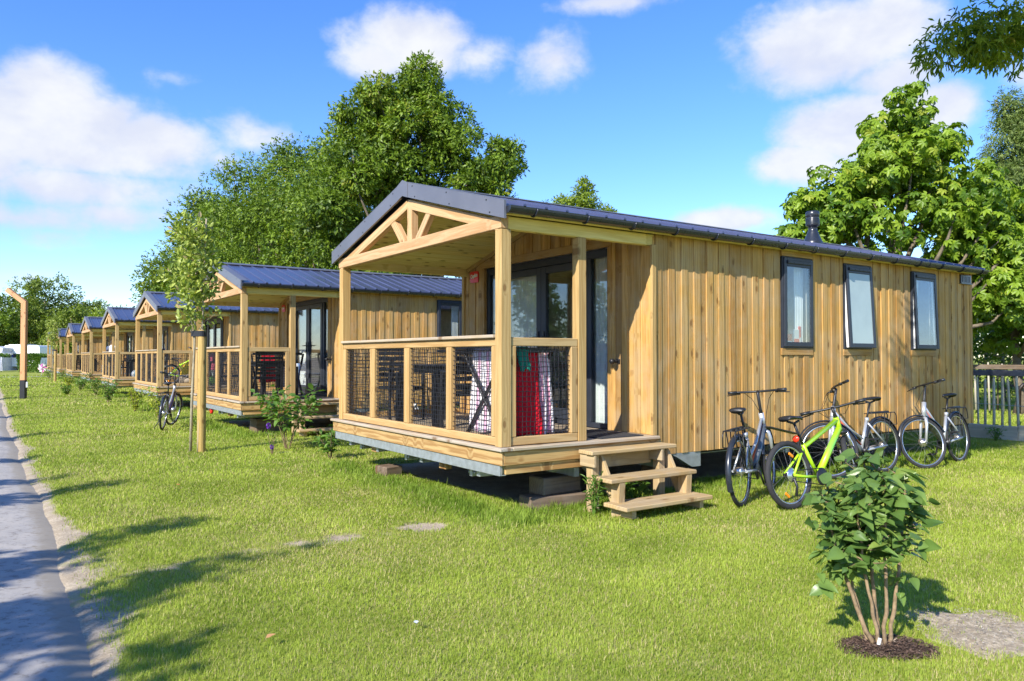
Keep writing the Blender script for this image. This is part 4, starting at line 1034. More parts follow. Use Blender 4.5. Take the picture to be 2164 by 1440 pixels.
M['bark'] = plain('bark', (.16, .13, .09), .95, bump=1.0, scale=9, var=.35)
M['palebark'] = plain('pale_bark', (.33, .29, .20), .9, bump=.8, scale=9, var=.25)
M['stem'] = plain('shrub_stem', (.27, .19, .11), .85, bump=.5, scale=30, var=.3)
M['ash'] = leafmat('ash_leaves', (.045, .092, .006), (.190, .285, .020), .24, .5, (.24, .27, .02))
M['chestnut'] = leafmat('chestnut_leaves', (.070, .150, .012), (.265, .385, .030), .35, .42, (.32, .38, .04))
M['willow'] = leafmat('willow_leaves', (.10, .17, .02), (.30, .39, .05), .48, .42, (.38, .38, .07))
M['grey_willow'] = leafmat('grey_willow_leaves', (.08, .13, .03), (.23, .30, .075), .35, .5, (.28, .24, .06))
M['hedge'] = leafmat('hedge_leaves', (.035, .085, .010), (.13, .22, .03), .3, .45)
M['fartree'] = leafmat('far_leaves', (.07, .12, .015), (.24, .31, .04), .3, .55)
M['farlight'] = leafmat('far_light_leaves', (.09, .15, .012), (.26, .34, .03), .3, .55)
M['lilac'] = leafmat('lilac_leaves', (.070, .140, .028), (.165, .265, .060), .28, .36, (.24, .33, .07), .5)
M['oleaster'] = leafmat('young_tree_leaves', (.15, .22, .03), (.44, .50, .11), .30, .38, (.62, .46, .27))
M['shrub'] = leafmat('shrub_leaves', (.05, .12, .018), (.15, .27, .04), .3, .45)
M['yshrub'] = leafmat('yellow_shrub_leaves', (.15, .22, .02), (.38, .42, .04), .3, .5)
M['shade'] = M['ash']

def tree(name, label, base, lobes, leaf, n, L, W, trunk_top, r0, cat='tree', group=None, shape='diamond', kind='spray', bark='bark', seed=1, sub=26, sub_r=(.22, .42), limbs=16, hang=.25, shell=.35, lf=.62):
    """lobes relative to base; kind: spray (tufts of narrow leaflets), palm (hand of leaflets), single"""
    r = np.random.default_rng(seed); t = empty(name, base, 0, label, cat, group)
    P, d, C, RR = crown_points(lobes, n, sub, sub_r, shell, r)
    if kind == 'palm':
        k = 6; ax = unit(d + np.array([0, 0, .55]) + .35 * sphere_dirs(n, r)); out = unit(d * np.array([1, 1, .3]) + .3 * sphere_dirs(n, r))
        s1 = unit(np.cross(ax, out)); o2 = np.cross(s1, ax); PP = []; DD = []; NN = []; LL = []
        for j in range(k):
            a = (j - (k - 1) / 2) * R(46); PP.append(P); dd = o2 * math.cos(a) + s1 * math.sin(a) - ax * .28; DD.append(dd); NN.append(ax); LL.append(L * (1 - .10 * abs(j - (k - 1) / 2)) * r.uniform(.8, 1.1, n))
        rn = np.tile(np.clip(r.normal(.5, .23, n), 0, 1), k); P, D, N, Ln = np.concatenate(PP), np.concatenate(DD), np.concatenate(NN), np.concatenate(LL)
        D = D + .1 * sphere_dirs(len(D), r)
    elif kind == 'spray':
        k = 5; tw = unit(d + .7 * sphere_dirs(n, r) + np.array([0, 0, .1])); PP = []; DD = []
        for j in range(k):
            PP.append(P + tw * (L * .35 * j)[:, None] if hasattr(L, '__len__') else P + tw * (L * .35 * j)); DD.append(tw * .7 + .75 * sphere_dirs(n, r) - np.array([0, 0, hang]))
        rn = np.tile(np.clip(r.normal(.5, .22, n), 0, 1), k); P, D = np.concatenate(PP), np.concatenate(DD); N = unit(np.tile(d, (k, 1)) * 1.1 + .55 * sphere_dirs(len(P), r) + np.array([0, 0, .35])); Ln = L * r.uniform(.7, 1.2, len(P))
    else:
        D = d + .9 * sphere_dirs(n, r) - np.array([0, 0, hang]); N = unit(d + .7 * sphere_dirs(n, r) + np.array([0, 0, .5])); Ln = L * r.uniform(.7, 1.25, n); rn = np.clip(r.normal(.5, .24, n), 0, 1)
    V, F, kk = scatter_leaves(P, D, N, Ln, Ln * W, shape)
    rn = np.clip(rn + np.tile(crown_points.tint, len(rn) // n), 0, 1); fast_mesh('crown', V, F, M[leaf], t, np.repeat(rn, kk))
    tb = MB(); tg = C[r.choice(len(C), min(limbs, len(C)), replace=False)]
    branches(tb, (0, 0, -.1), trunk_top, r0, tg, 8, r, lf); tb.build('trunk', M[bark], t)
    return t

ROW = 'tall ash trees behind the cabins'
# (x, y) world, crown lobes relative
def ashlobes(h, w, seed, low=.30):
    r = np.random.default_rng(seed); out = [(0, 0, h * .72, w * .34, w * .34, h * .24)]
    for k in range(7):
        a = k * 2 * PI / 7 + r.uniform(-.3, .3); z = h * r.uniform(low + .12, .66); q = w * r.uniform(.26, .36)
        out.append((math.cos(a) * q, math.sin(a) * q, z, w * .25, w * .25, h * .15))
    for k in range(4):
        a = r.uniform(0, 6.28); out.append((math.cos(a) * w * .2, math.sin(a) * w * .2, h * r.uniform(low, low + .15), w * .26, w * .26, h * .12))
    for k in range(3):
        a = r.uniform(0, 6.28); out.append((math.cos(a) * w * .14, math.sin(a) * w * .14, h * r.uniform(.84, .93), w * .12, w * .12, h * .075))
    return out
def depthpos(u, d):
    """ground point below image column u (2164 wide) at depth d along the view"""
    a = R(34.5); l = (u - 1082) / 1607 * d
    return (math.sin(a) * d + math.cos(a) * l, math.cos(a) * d - math.sin(a) * l, 0)
tree('ash_tree', 'tallest dark green ash tree, rising above the gable of the nearest cabin', depthpos(868, 32), [
    (-.3, .3, 11.0, 1.9, 1.9, 2.2), (.2, 0, 13.2, .9, .9, 1.0), (1.6, -1.0, 10.6, 1.3, 1.3, 1.6), (-1.9, .9, 9.6, 1.5, 1.5, 1.8), (0, 0, 8.0, 2.4, 2.4, 2.0), (2.6, -1.7, 8.6, 1.4, 1.4, 1.3), (3.3, -2.2, 9.9, .7, .7, .9),
    (-2.6, 1.6, 7.2, 1.7, 1.7, 1.5), (1.8, -1.2, 7.2, 1.5, 1.5, 1.2), (-.6, -.8, 5.6, 2.2, 2.2, 1.6), (-2.4, 1.6, 11.2, .6, .6, .9), (.9, -.6, 12.2, .8, .8, 1.0), (-1.0, .8, 12.3, .8, .8, .9)],
    'ash', 23000, .18, .44, (.1, 0, 10.5), .26, group=ROW, seed=3, sub=19, sub_r=(.22, .40), shell=.30, limbs=34)
for i, (u, d, h, w, n, sd, lb) in enumerate([
    (742, 40, 13.3, 7.6, 9000, 5, 'ash tree left of the tallest one, behind the second cabin roof'),
    (640, 45, 14.7, 8.0, 9000, 6, 'rounded ash tree above the middle of the second cabin roof'),
    (548, 52, 15.6, 9.5, 8000, 7, 'broad ash tree above the left end of the second cabin roof'),
    (470, 60, 15.0, 9.0, 7500, 8, 'ash tree behind the staked young tree, lower than its right neighbour'),
    (415, 68, 13.8, 8.0, 7000, 9, 'leftmost ash tree of the tall row, above the third cabin')]):
    tree('ash_tree', lb, depthpos(u, d), ashlobes(h, w, sd, .12), 'ash', int(n * 1.7), .20 if d < 58 else .27, .46, (0, 0, h * .8), .25, group=ROW, seed=sd + 20, sub=26, sub_r=(.36, .58), shell=.25, limbs=14)
# horse chestnut at the right, leaves like hands
CB = depthpos(1900, 19.0)
tree('chestnut_tree', 'light green horse chestnut tree behind the flue at the far end of the nearest cabin', CB, [
    (0, 0, 6.6, 1.15, 1.15, 1.3), (.25, -.2, 7.7, .55, .55, .7), (-1.0, .7, 5.4, 1.1, 1.1, 1.0), (1.1, -.8, 5.6, 1.15, 1.15, 1.1), (0, 0, 4.6, 1.9, 1.9, 1.1), (-1.7, 1.1, 4.5, .9, .9, .8), (1.8, -1.2, 4.4, 1.1, 1.1, 1.1), (-1.9, 1.3, 5.3, .5, .5, .5),
    (1.6, -1.1, 3.2, 1.3, 1.3, .9), (-.6, .2, 3.2, 1.5, 1.5, 1.0), (2.3, -1.7, 3.0, .9, .9, .9), (-2.1, 1.4, 3.6, .7, .7, .6), (-1.1, -.2, 5.9, .6, .6, .6), (.9, -.6, 6.8, .6, .6, .6)],
    'chestnut', 7600, .185, .46, (0, 0, 6.8), .22, shape='fold', kind='palm', seed=12, sub=30, sub_r=(.26, .50), limbs=24)
tree('chestnut_tree', 'lower chestnut tree at the right edge with yellow fruits above the fence', depthpos(2150, 20), [(0, 0, 3.9, 1.3, 1.3, 1.0), (.3, -.2, 2.9, 1.3, 1.3, .9), (-.7, .5, 4.7, .9, .9, .8), (-.9, .7, 3.4, 1.2, 1.2, .9), (-.2, .1, 2.2, 1.3, 1.3, .7), (.5, -.4, 5.2, 1.1, 1.1, .9), (-.9, .6, 5.6, .8, .8, .7)],
     'chestnut', 4200, .19, .46, (0, 0, 4), .14, shape='fold', kind='palm', seed=13, sub=26, sub_r=(.26, .5), limbs=10)
tree('willow_tree', 'tall greyish willow tree at the right edge, behind the chestnut', depthpos(2190, 29), [(0, 0, 9.6, 1.6, 1.6, 1.6), (-.6, .4, 10.9, .7, .7, .9), (0, 0, 7.6, 2.0, 2.0, 1.8), (-.9, .6, 6.0, 1.4, 1.4, 1.3), (.3, -.2, 4.5, 1.9, 1.9, 1.4)],
     'grey_willow', 17000, .16, .26, (0, 0, 9), .3, seed=14, sub=26, sub_r=(.24, .44), limbs=16, hang=.6)
tree('maple_tree', 'small pale green tree top showing above the ridge of the nearest cabin', depthpos(1212, 44), [(0, 0, 10.0, 1.3, 1.3, 1.0), (-1.3, .8, 9.7, .8, .8, .7), (1.5, -.9, 9.5, .7, .7, .7), (.5, -.3, 11.2, .55, .55, .6), (0, 0, 8.4, 2.0, 2.0, 1.4)],
     'farlight', 4200, .17, .5, (0, 0, 10), .18, seed=15, sub=20, limbs=14)
tree('bush', 'tall leafy bush behind the picket fence, below the chestnut', depthpos(2120, 25), [(0, 0, 3.0, 1.5, 1.5, 1.5), (1.1, -.8, 2.2, 1.6, 1.6, 1.6), (-1.5, 1.0, 2.6, 1.4, 1.4, 1.6), (.4, -.3, 4.4, 1.5, 1.5, 1.2), (-1.2, .8, 4.4, 1.2, 1.2, 1.1), (1.5, -1.1, 4.0, 1.4, 1.4, 1.2)], 'hedge', 11000, .12, .6, (0, 0, 4.2), .08, cat='bush', kind='single', seed=16, limbs=14)
tree('background_tree', 'dense dark tree filling the gap between cabin end and fence, far behind', depthpos(2085, 36), [(0, 0, 2.2, 2.2, 2.2, 1.9), (0, 0, 4.6, 2.0, 2.0, 1.7), (-1.6, 1.0, 3.4, 1.6, 1.6, 1.6), (1.4, -1.0, 3.6, 1.6, 1.6, 1.7), (0, 0, 6.4, 1.4, 1.4, 1.2)], 'fartree', 8000, .17, .6, (0, 0, 5.5), .14, kind='single', seed=26, sub=28, sub_r=(.34, .56), limbs=10)
tree('background_tree', 'dense tree at the right edge beyond the paddock, under the grey willow', depthpos(2200, 34), [(0, 0, 2.4, 2.2, 2.2, 2.0), (0, 0, 4.8, 2.0, 2.0, 1.7), (-1.6, 1.0, 3.8, 1.6, 1.6, 1.6), (1.4, -1.0, 3.6, 1.6, 1.6, 1.7)], 'fartree', 7000, .17, .6, (0, 0, 5.5), .14, kind='single', seed=27, sub=28, sub_r=(.34, .56), limbs=10)
tree('elder_tree', 'dark tree in the gap between the flue and the chestnut', depthpos(1690, 38), [(0, 0, 5.6, 1.0, 1.0, 1.2), (.8, -.6, 5.2, 1.2, 1.2, 1.4), (1.9, -1.2, 5.0, 1.4, 1.4, 1.5)], 'ash', 3000, .16, .5, (0, 0, 5.5), .15, seed=17, limbs=8)
# near willow whose branch hangs into the upper right corner and shades the end of the cabin wall
NW = (10.6, 0.9, 0)
tree('willow_tree', 'near willow branch hanging into the upper right corner over the lawn', NW, [
    (-1.9, 3.15, 4.95, .42, .42, .20), (-1.55, 2.95, 5.05, .55, .55, .24), (-1.2, 2.75, 5.05, .6, .6, .3), (-3.2, 2.75, 5.7, .6, .6, .32), (-2.6, 2.9, 6.0, .6, .6, .35), (-3.9, 2.55, 5.3, .6, .6, .32), (-3.5, 2.3, 5.8, .6, .6, .35), (-4.3, 2.2, 5.9, .5, .5, .3), (-3.6, 2.7, 6.1, .6, .6, .4), (-5.0, 2.3, 5.5, .5, .5, .3), (-4.4, 2.5, 5.15, .5, .5, .28), (-3.1, 2.75, 5.65, .5, .5, .26), (-.6, 1.0, 7.2, 1.2, 1.2, .8), (.9, .2, 7.6, 1.4, 1.4, 1.0), (0.2, .4, 8.4, 1.2, 1.2, .9), (.4, -1.0, 7.6, 1.3, 1.3, .9)],
    'willow', 16000, .10, .24, (-.1, .5, 7.0), .22, lf=1.1, shape='fold', kind='spray', seed=18, sub=26, sub_r=(.3, .5), limbs=26, hang=.7)
# far trees on the left
for (u, d, w, h, leaf, n, sd, lb) in [(-25, 102, 9, 10.4, 'ash', 2600, 31, 'dark tree at the left edge behind the caravan'), (95, 108, 12, 13.4, 'fartree', 4200, 32, 'open-crowned far tree behind the wooden lamp post'), (60, 118, 13, 11.0, 'fartree', 2600, 33, 'bushy far tree low behind the caravan'),
    (188, 110, 8, 10.0, 'fartree', 2200, 34, 'airy far tree right of the lamp post, above the farthest cabins'), (235, 104, 10, 8.2, 'farlight', 2600, 35, 'yellow-green far tree just above the sixth cabin roof'), (300, 112, 10, 8.0, 'farlight', 2000, 36, 'yellow-green far tree behind the fourth cabin roof'), (150, 104, 9, 8.6, 'fartree', 2600, 37, 'dense far tree behind the farthest cabins')]:
    tree('far_tree', lb, depthpos(u, d), ashlobes(h, w, sd, .16), leaf, n, .36, .5, (0, 0, h * .8), .22, group='far trees at the end of the row', seed=sd, sub=22, sub_r=(.26, .48), limbs=12, bark='palebark')
# trees along the other side of the path: outside the frame, they throw the streaks of shade over path and lawn and show in the panes
for i, (tx, ty, h, w) in enumerate([(.95, 4.25, 4.6, 1.9), (2.15, 6.0, 5.4, 2.3), (1.75, 7.45, 4.8, 1.8), (1.35, 10.2, 5.0, 1.9), (.95, 11.2, 4.6, 1.5), (.9, 13.6, 5.0, 1.7), (1.3, 17.5, 5.0, 1.9), (1.0, 23.5, 5.0, 2.0), (1.6, 33.5, 6.0, 2.6), (2.2, 47, 6.5, 3.2), (.3, 1.8, 4.6, 1.9), (-.6, 28, 5.0, 2.2)]):
    x, y = tx - 1.38 * h, ty - .564 * h
    tree('path_tree', 'leafy tree in the row on the far side of the path', (x, y, 0), [(0, 0, h * .16, w * .46, w * .46, h * .12), (.1, -.1, h * .34, w * .42, w * .42, h * .13), (-.1, .1, h * .52, w * .33, w * .33, h * .13), (.05, 0, h * .70, w * .23, w * .23, h * .13), (0, .05, h * .88, w * .12, w * .12, h * .12)],
         'hedge', 4600, .16, .6, (0, 0, h * .9), .09, group='trees on the far side of the path', seed=60 + i, kind='single', sub=20, sub_r=(.35, .55), limbs=10)

# --- young staked trees
def young_tree(x, y, label, seed, n=1900, s=1.0):
    r = np.random.default_rng(seed); t = empty('young_tree', (x, y, 0), 0, label, 'tree', 'staked young trees on the lawn')
    H = 3.15
    lobes = [(.02, 0, 3.25, .27, .27, .30), (-.10, .07, 3.55, .16, .16, .20), (.14, -.10, 3.50, .14, .14, .20), (-.06, .04, 2.85, .29, .29, .30), (0, 0, 2.45, .25, .25, .26), (.06, -.04, 2.12, .32, .32, .17), (.20, -.14, 2.98, .17, .17, .22), (.16, -.11, 2.6, .16, .16, .18)]
    P, d, C, RR = crown_points(lobes, n, 16, (.42, .72), .75, r)
    D = d + .7 * sphere_dirs(n, r) + np.array([0, 0, .25]); N = unit(d + .6 * sphere_dirs(n, r) + np.array([0, 0, .5])); Ln = .10 * r.uniform(.6, 1.25, n)
    V, F, k = scatter_leaves(P, D, N, Ln, Ln * .48, 'fold'); fast_mesh('crown', V, F, M['oleaster'], t, np.repeat(np.clip(r.normal(.5, .25, n), 0, 1), k))
    b = MB(); b.tube([(0, 0, -.05), (.015, 0, .8), (.045, -.01, 1.7), (.06, -.01, 2.6), (.05, 0, 3.55)], [.024, .021, .018, .012, .005], 8)
    for c in C[::5]: b.tube([(.05, -.01, c[2] - .35), tuple((np.array([.05, -.01, c[2] - .2]) + c) / 2), tuple(c)], [.008, .005, .003], 5, False)
    b.build('trunk', M['palebark'], t); return t
def stake(x, y, h, r_, label, tie=True, cat='stake'):
    s = empty('tree_stake', (x, y, 0), 0, label, cat, 'round stakes beside the young trees'); m = MB(); m.lathe([(r_, -.1), (r_ * 1.02, .5), (r_, h - .02), (r_ * .92, h), (0, h + .002)], None, 18)
    v = m.v[0]; m.wc[0] = np.stack([np.arctan2(v[:, 1], v[:, 0]) * r_, v[:, 1] * 0, v[:, 2]], 1) + 3; m.build('pole', M['stake'], s)
    b = MB(); b.tube([(-.13 + .0, .08, h - .05), (-.02, -r_ - .003, h - .055), (r_ * .8, -r_ * .7, h - .06), (r_ + .004, .01, h - .06), (.0, r_ + .004, h - .055), (-.13, .10, h - .05)], .004, 4, closed=True)
    o = MB(); pts = [(r_ * 1.06 * math.cos(a), r_ * 1.06 * math.sin(a)) for a in np.linspace(R(-150), R(95), 12)] + [(-.125, .105), (-.15, .08)]
    V = [(p[0], p[1], h - .10) for p in pts] + [(p[0], p[1], h - .01) for p in pts]; k = len(pts)
    o.add(V, [(j, (j + 1) % k, k + (j + 1) % k, k + j) for j in range(k)], None, .5); o.build('tie_strap', M['black'], s); return s
young_tree(2.62, 12.72, 'young staked tree with small olive leaves standing on the lawn before the second cabin', 41)
stake(2.76, 12.63, 1.92, .065, 'thick round wooden stake with black strap beside the near young tree')
def cane(p, q, label):
    m = MB(); a, b = np.array(p), np.array(q); n = 14; m.tube([tuple(a + (b - a) * i / n) for i in range(n + 1)], [.011 + .002 * (i % 3 == 0) for i in range(n + 1)], 8); tag(m.build('bamboo_cane', M['cane']), label, 'cane')
cane((2.70, 12.60, 0), (2.80, 12.60, 3.68), 'slim bamboo cane tied between trunk and stake of the near young tree')
young_tree(3.15, 53.9, 'far young staked tree in front of the farthest cabins', 42, 1400)
stake(3.30, 53.6, 1.95, .075, 'round stake beside the far young tree at the end of the lawn')

# --- small shrubs
def shrub(name, label, base, h, w, nst, n, leaf, L=.06, W=.55, seed=0, shape='fold', cat='shrub', group=None, low=.35, lean=(0, 0), stemr=.006, stem='stem'):
    r = np.random.default_rng(seed); t = empty(name, base, 0, label, cat, group); sm = MB(); P = []; D = []
    for k in range(nst):
        a = k * 2 * PI / nst + r.uniform(-.4, .4); q = w * .5 * r.uniform(.35, 1.0); hh = h * r.uniform(.7, 1.0)
        tip = np.array([math.cos(a) * q + lean[0], math.sin(a) * q + lean[1], hh]); b0 = np.array([math.cos(a), math.sin(a), 0]) * .03 * min(1, w); mid = b0 * .5 + tip * .5 + np.array([-math.cos(a) * q * .15, -math.sin(a) * q * .15, hh * .08])
        pts = [b0 * (1 - s) ** 2 + 2 * mid * s * (1 - s) + tip * s * s for s in np.linspace(0, 1, 6)]
        sm.tube([tuple(p) for p in pts], [stemr * (1.2 - .8 * i / 5) for i in range(6)], 5, False)
        m = n // nst; s = low + (1 - low) * r.random(m) ** .8
        p = (b0[None] * ((1 - s) ** 2)[:, None] + 2 * mid[None] * (s * (1 - s))[:, None] + tip[None] * (s * s)[:, None])
        side = sphere_dirs(m, r) * np.array([1, 1, .5]); off = side * (w * .16 * r.random(m) * (s > .3))[:, None]
        for i in range(0, m, 4): sm.tube([tuple(p[i]), tuple(p[i] + off[i])], stemr * .4, 3, False)
        P.append(p + off); D.append(side + np.array([0, 0, .15]))
    P = np.concatenate(P); D = np.concatenate(D) + .3 * sphere_dirs(len(P), r); Ln = L * r.uniform(.6, 1.25, len(P)); N = unit(np.array([0, 0, 1.0]) + .5 * sphere_dirs(len(P), r) - np.array(SUN_TRAVEL) * .3)
    V, F, k = scatter_leaves(P, D, N, Ln, Ln * W if shape != 'heart' else Ln, shape)
    fast_mesh('leaves', V, F, M[leaf], t, np.repeat(np.clip(r.normal(.5, .25, len(P)), 0, 1), k)); sm.build('stems', M[stem], t); return t
GB = 'young shrubs planted before the cabins'
shrub('shrub', 'leafy green shrub with thin stems in front of the second cabin steps', (4.0, 12.25, 0), 1.02, 1.25, 10, 400, 'shrub', .115, .62, 71, low=.42, group=GB)
shrub('shrub', 'low bright green seedling left of the nearest porch corner', (4.15, 10.75, 0), 0.55, .5, 6, 130, 'shrub', .11, .45, 72, low=.15, group=GB)
fl_ = shrub('flowering_plant', 'small plant with purple flower spikes on the lawn before the second cabin', (3.6, 11.75, 0), .42, .26, 4, 70, 'shrub', .05, .4, 73, low=.1, cat='plant')
M['purple'] = plain('purple_petals', (.16, .03, .40), .6)
for (x, y, z, q) in ((-.05, .02, .44, .042), (-.02, -.05, .12, .032)):
    r = np.random.default_rng(5); d = sphere_dirs(90, r); V, F, k = scatter_leaves(np.array([x, y, z]) + d * q * np.array([.7, .7, 1.2]) * .6, d, sphere_dirs(90, r), np.full(90, q * .6), np.full(90, q * .4)); fast_mesh('blossom', V, F, M['purple'], fl_, np.full(len(V), .5))
SH = [((3.35, 19.6, 0), .95, 1.0, 'yshrub', 'yellowish green shrub left of the bicycle at the third cabin'), ((3.3, 23.0, 0), .75, .7, 'yshrub', 'low yellowish shrub at the left corner of the third cabin porch'),
      ((3.7, 31.2, 0), .9, .9, 'shrub', 'dark green shrub at the near corner of the fourth cabin deck'), ((3.25, 28.2, 0), .75, .8, 'shrub', 'bright shrub on the grass before the fourth cabin'), ((3.45, 33.8, 0), .8, .8, 'shrub', 'green shrub before the fourth porch, left of its steps'),
      ((3.3, 38.2, 0), .7, .9, 'shrub', 'shrub before the left end of the fourth cabin deck'), ((3.6, 40.4, 0), .95, .9, 'shrub', 'shrub at the near corner of the fifth cabin deck'), ((3.2, 42.8, 0), .7, .8, 'yshrub', 'yellowish shrub before the fifth cabin deck'),
      ((3.6, 50.2, 0), 1.0, 1.1, 'shrub', 'shrub at the near corner of the sixth cabin deck'), ((3.3, 59.3, 0), 1.1, 1.4, 'shrub', 'shrub at the corner of the seventh cabin deck, near the far young tree'), ((2.5, 34.5, 0), .45, .6, 'shrub', 'small shrub standing out on the lawn before the fourth cabin')]
for i, (b, h, w, l, lb) in enumerate(SH): shrub('shrub', lb, b, h * .85, w * .8, 8, 260, l, .085, .6, 80 + i, low=.12, group=GB)
shrub('weed', 'tall feathery green weed growing beside the left leg of the nearest steps', (4.72, 5.50, 0), .42, .20, 6, 150, 'shrub', .07, .18, 95, low=.05, cat='weed', stem='shrub')
shrub('weed', 'round-leaved dark green plant growing under the nearest steps', (5.35, 5.62, 0), .30, .42, 7, 40, 'shrub', .10, .85, 96, low=.3, shape='heart', cat='weed', stem='shrub')
shrub('weed', 'small green weed in front of the timber edging by the fence', (14.9, 6.35, 0), .25, .4, 7, 70, 'shrub', .07, .4, 97, low=.1, cat='weed', stem='shrub')
# --- lilac in the foreground
def lilac():
    t = empty('lilac_shrub', (3.80, 2.19, 0), 0, 'lilac shrub with heart-shaped leaves and bare stems in a mulch patch in the foreground', 'shrub')
    r = np.random.default_rng(99); rt = np.array([.824, -.566, 0]); fw = np.array([.566, .824, 0])
    def W(a, b, z): return rt * a + fw * b + np.array([0, 0, z])
    stems = [(-.02, 0, -.24, .03, .74, .0115), (-.03, .05, -.15, .12, .76, .008), (.0, -.02, -.13, -.05, .84, .0095), (.015, .02, -.02, .10, .95, .011), (.03, -.01, .03, -.04, .88, .010), (.05, .0, .15, .02, .88, .0105)]
    sm = MB(); P = []; D = []; N = []
    def leaf(p, o, dn): P.append(p); D.append(np.array([o[0], o[1], o[2] - dn])); N.append(np.array([o[0] * .8, o[1] * .8, .75]) + .38 * r.normal(size=3) - .25 * np.array(SUN_TRAVEL) * np.array([1, 1, 0]))
    for (a0, b0, a1, b1, h, q) in stems:
        p0 = W(a0, b0, -.02); p3 = W(a1, b1, h); p1 = W(a0 + (a1 - a0) * .45, b0 + (b1 - b0) * .4, h * .30); p2 = W(a0 + (a1 - a0) * .92, b0 + (b1 - b0) * .8, h * .66)
        c = lambda s: p0 * (1 - s) ** 3 + 3 * p1 * s * (1 - s) ** 2 + 3 * p2 * s * s * (1 - s) + p3 * s ** 3
        sm.tube([tuple(c(s) + r.normal(size=3) * .004) for s in np.linspace(0, 1, 14)], [.86 * q * (1.25 - .75 * s) * (1 + .12 * (i_ % 3 == 0)) for i_, s in enumerate(np.linspace(0, 1, 14))], 8)
        for s in np.linspace(.56, 1.0, 7):
            for sd in range(3 if s < .98 else 4):
                base = c(s); a = r.uniform(0, 6.28); L = r.uniform(.04, .135) * (1.15 - .35 * s)
                tip = base + np.array([math.cos(a) * L * 1.15, math.sin(a) * L * 1.15, L * r.uniform(.0, .7)]); sm.tube([tuple(base), tuple(base * .5 + tip * .5 + np.array([0, 0, -.008])), tuple(tip)], [.004, .003, .0018], 5, False)
                for e in range(8):
                    f = .25 + .75 * e / 7; ph = r.uniform(0, 6.28); o = np.array([math.cos(ph), math.sin(ph), r.uniform(-.1, .45)]); leaf(base * (1 - f) + tip * f + o * .012, o + (tip - base) * 2.0, r.uniform(.1, .75))
    for (a, b, z, k) in ((-.24, .02, .34, 12), (-.22, .0, .46, 16), (-.19, .05, .40, 9), (.12, -.02, .38, 5), (.08, 0, .30, 3), (-.06, .1, .42, 8), (.14, 0, .50, 5)):
        for e in range(k):
            ph = r.uniform(0, 6.28); o = np.array([math.cos(ph), math.sin(ph), r.uniform(-.4, .2)]); leaf(W(a, b, z) + r.normal(size=3) * .032, o, .4)
    P, D, N = np.array(P), np.array(D), unit(np.array(N)); Ln = r.uniform(.036, .110, len(P)) * np.where(r.random(len(P)) < .2, .7, 1)
    V, F, k = scatter_leaves(P, D, N, Ln, Ln * r.uniform(.85, 1.1, len(P)), 'heart'); fast_mesh('leaves', V, F, M['lilac'], t, np.repeat(np.clip(r.normal(.5, .27, len(P)), 0, 1), k), smooth=True); sm.build('stems', M['stem'], t)
    m = MB(); m.obox(Matrix.Translation(tuple(W(-.02, -.05, .05))) @ Matrix.Rotation(R(-30), 4, 'Z') @ Matrix.Rotation(R(14), 4, 'Y'), .009, .002, .017, .001); m.build('tag', M['white'], t)
lilac()
# ------------------------------------------------------------------ ground, path, grass
def hash2(ix, iy, s=0):
    h = (ix.astype(np.int64) * 374761393 + iy.astype(np.int64) * 668265263 + s * 1442695041) & 0x7fffffff
    h = ((h ^ (h >> 13)) * 1274126177) & 0x7fffffff
    return ((h ^ (h >> 16)) & 0xffff) / 65535.0
def vnoise(x, y, s=0):
    ix, iy = np.floor(x), np.floor(y); fx, fy = x - ix, y - iy; fx = fx * fx * (3 - 2 * fx); fy = fy * fy * (3 - 2 * fy)
    a, b, c, d = hash2(ix, iy, s), hash2(ix + 1, iy, s), hash2(ix, iy + 1, s), hash2(ix + 1, iy + 1, s)
    return (a * (1 - fx) + b * fx) * (1 - fy) + (c * (1 - fx) + d * fx) * fy
def fbm(x, y, s=0, o=4):
    t = 0; a = .5
    for k in range(o): t = t + a * vnoise(x * 2 ** k, y * 2 ** k, s + k); a *= .5
    return t
def px(u, v, z=0.0):
    """ground point below a pixel of the 2164 x 1440 picture (used once, to read positions off the plan)"""
    a = R(34.5); p = math.atan(34.5 / 1607); x, y = (u - 1082) / 1607, -(v - 720) / 1607
    f = (math.sin(a) * math.cos(p), math.cos(a) * math.cos(p), math.sin(p)); r_ = (math.cos(a), -math.sin(a), 0)
    up = (-math.sin(a) * math.sin(p), -math.cos(a) * math.sin(p), math.cos(p))
    d = [f[i] + r_[i] * x + up[i] * y for i in range(3)]; t = (z - 1.5) / d[2]
    return np.array([d[0] * t, d[1] * t])
EDGE0 = .50
def edge(y): return EDGE0 + .025 * np.sin(y * .9) + .10 * (fbm(y * .8, y * 0 + 3.3, 5) - .5) - .012 * np.clip(y - 10, 0, 9)
def seg(x, y, pts, w):
    d = np.full(np.shape(x), 9.0)
    for (a, b) in zip(pts[:-1], pts[1:]):
        a, b = np.array(a), np.array(b); ab = b - a; t = np.clip(((x - a[0]) * ab[0] + (y - a[1]) * ab[1]) / max(1e-6, ab @ ab), 0, 1)
        d = np.minimum(d, np.hypot(x - a[0] - ab[0] * t, y - a[1] - ab[1] * t))
    return np.clip(1.25 - d / w, 0, 1)
TRACK = [px(*q) for q in ((330, 1205), (480, 1168), (600, 1150), (745, 1138), (905, 1112))]
TR2 = [px(*q) for q in ((270, 1225), (350, 1195))]
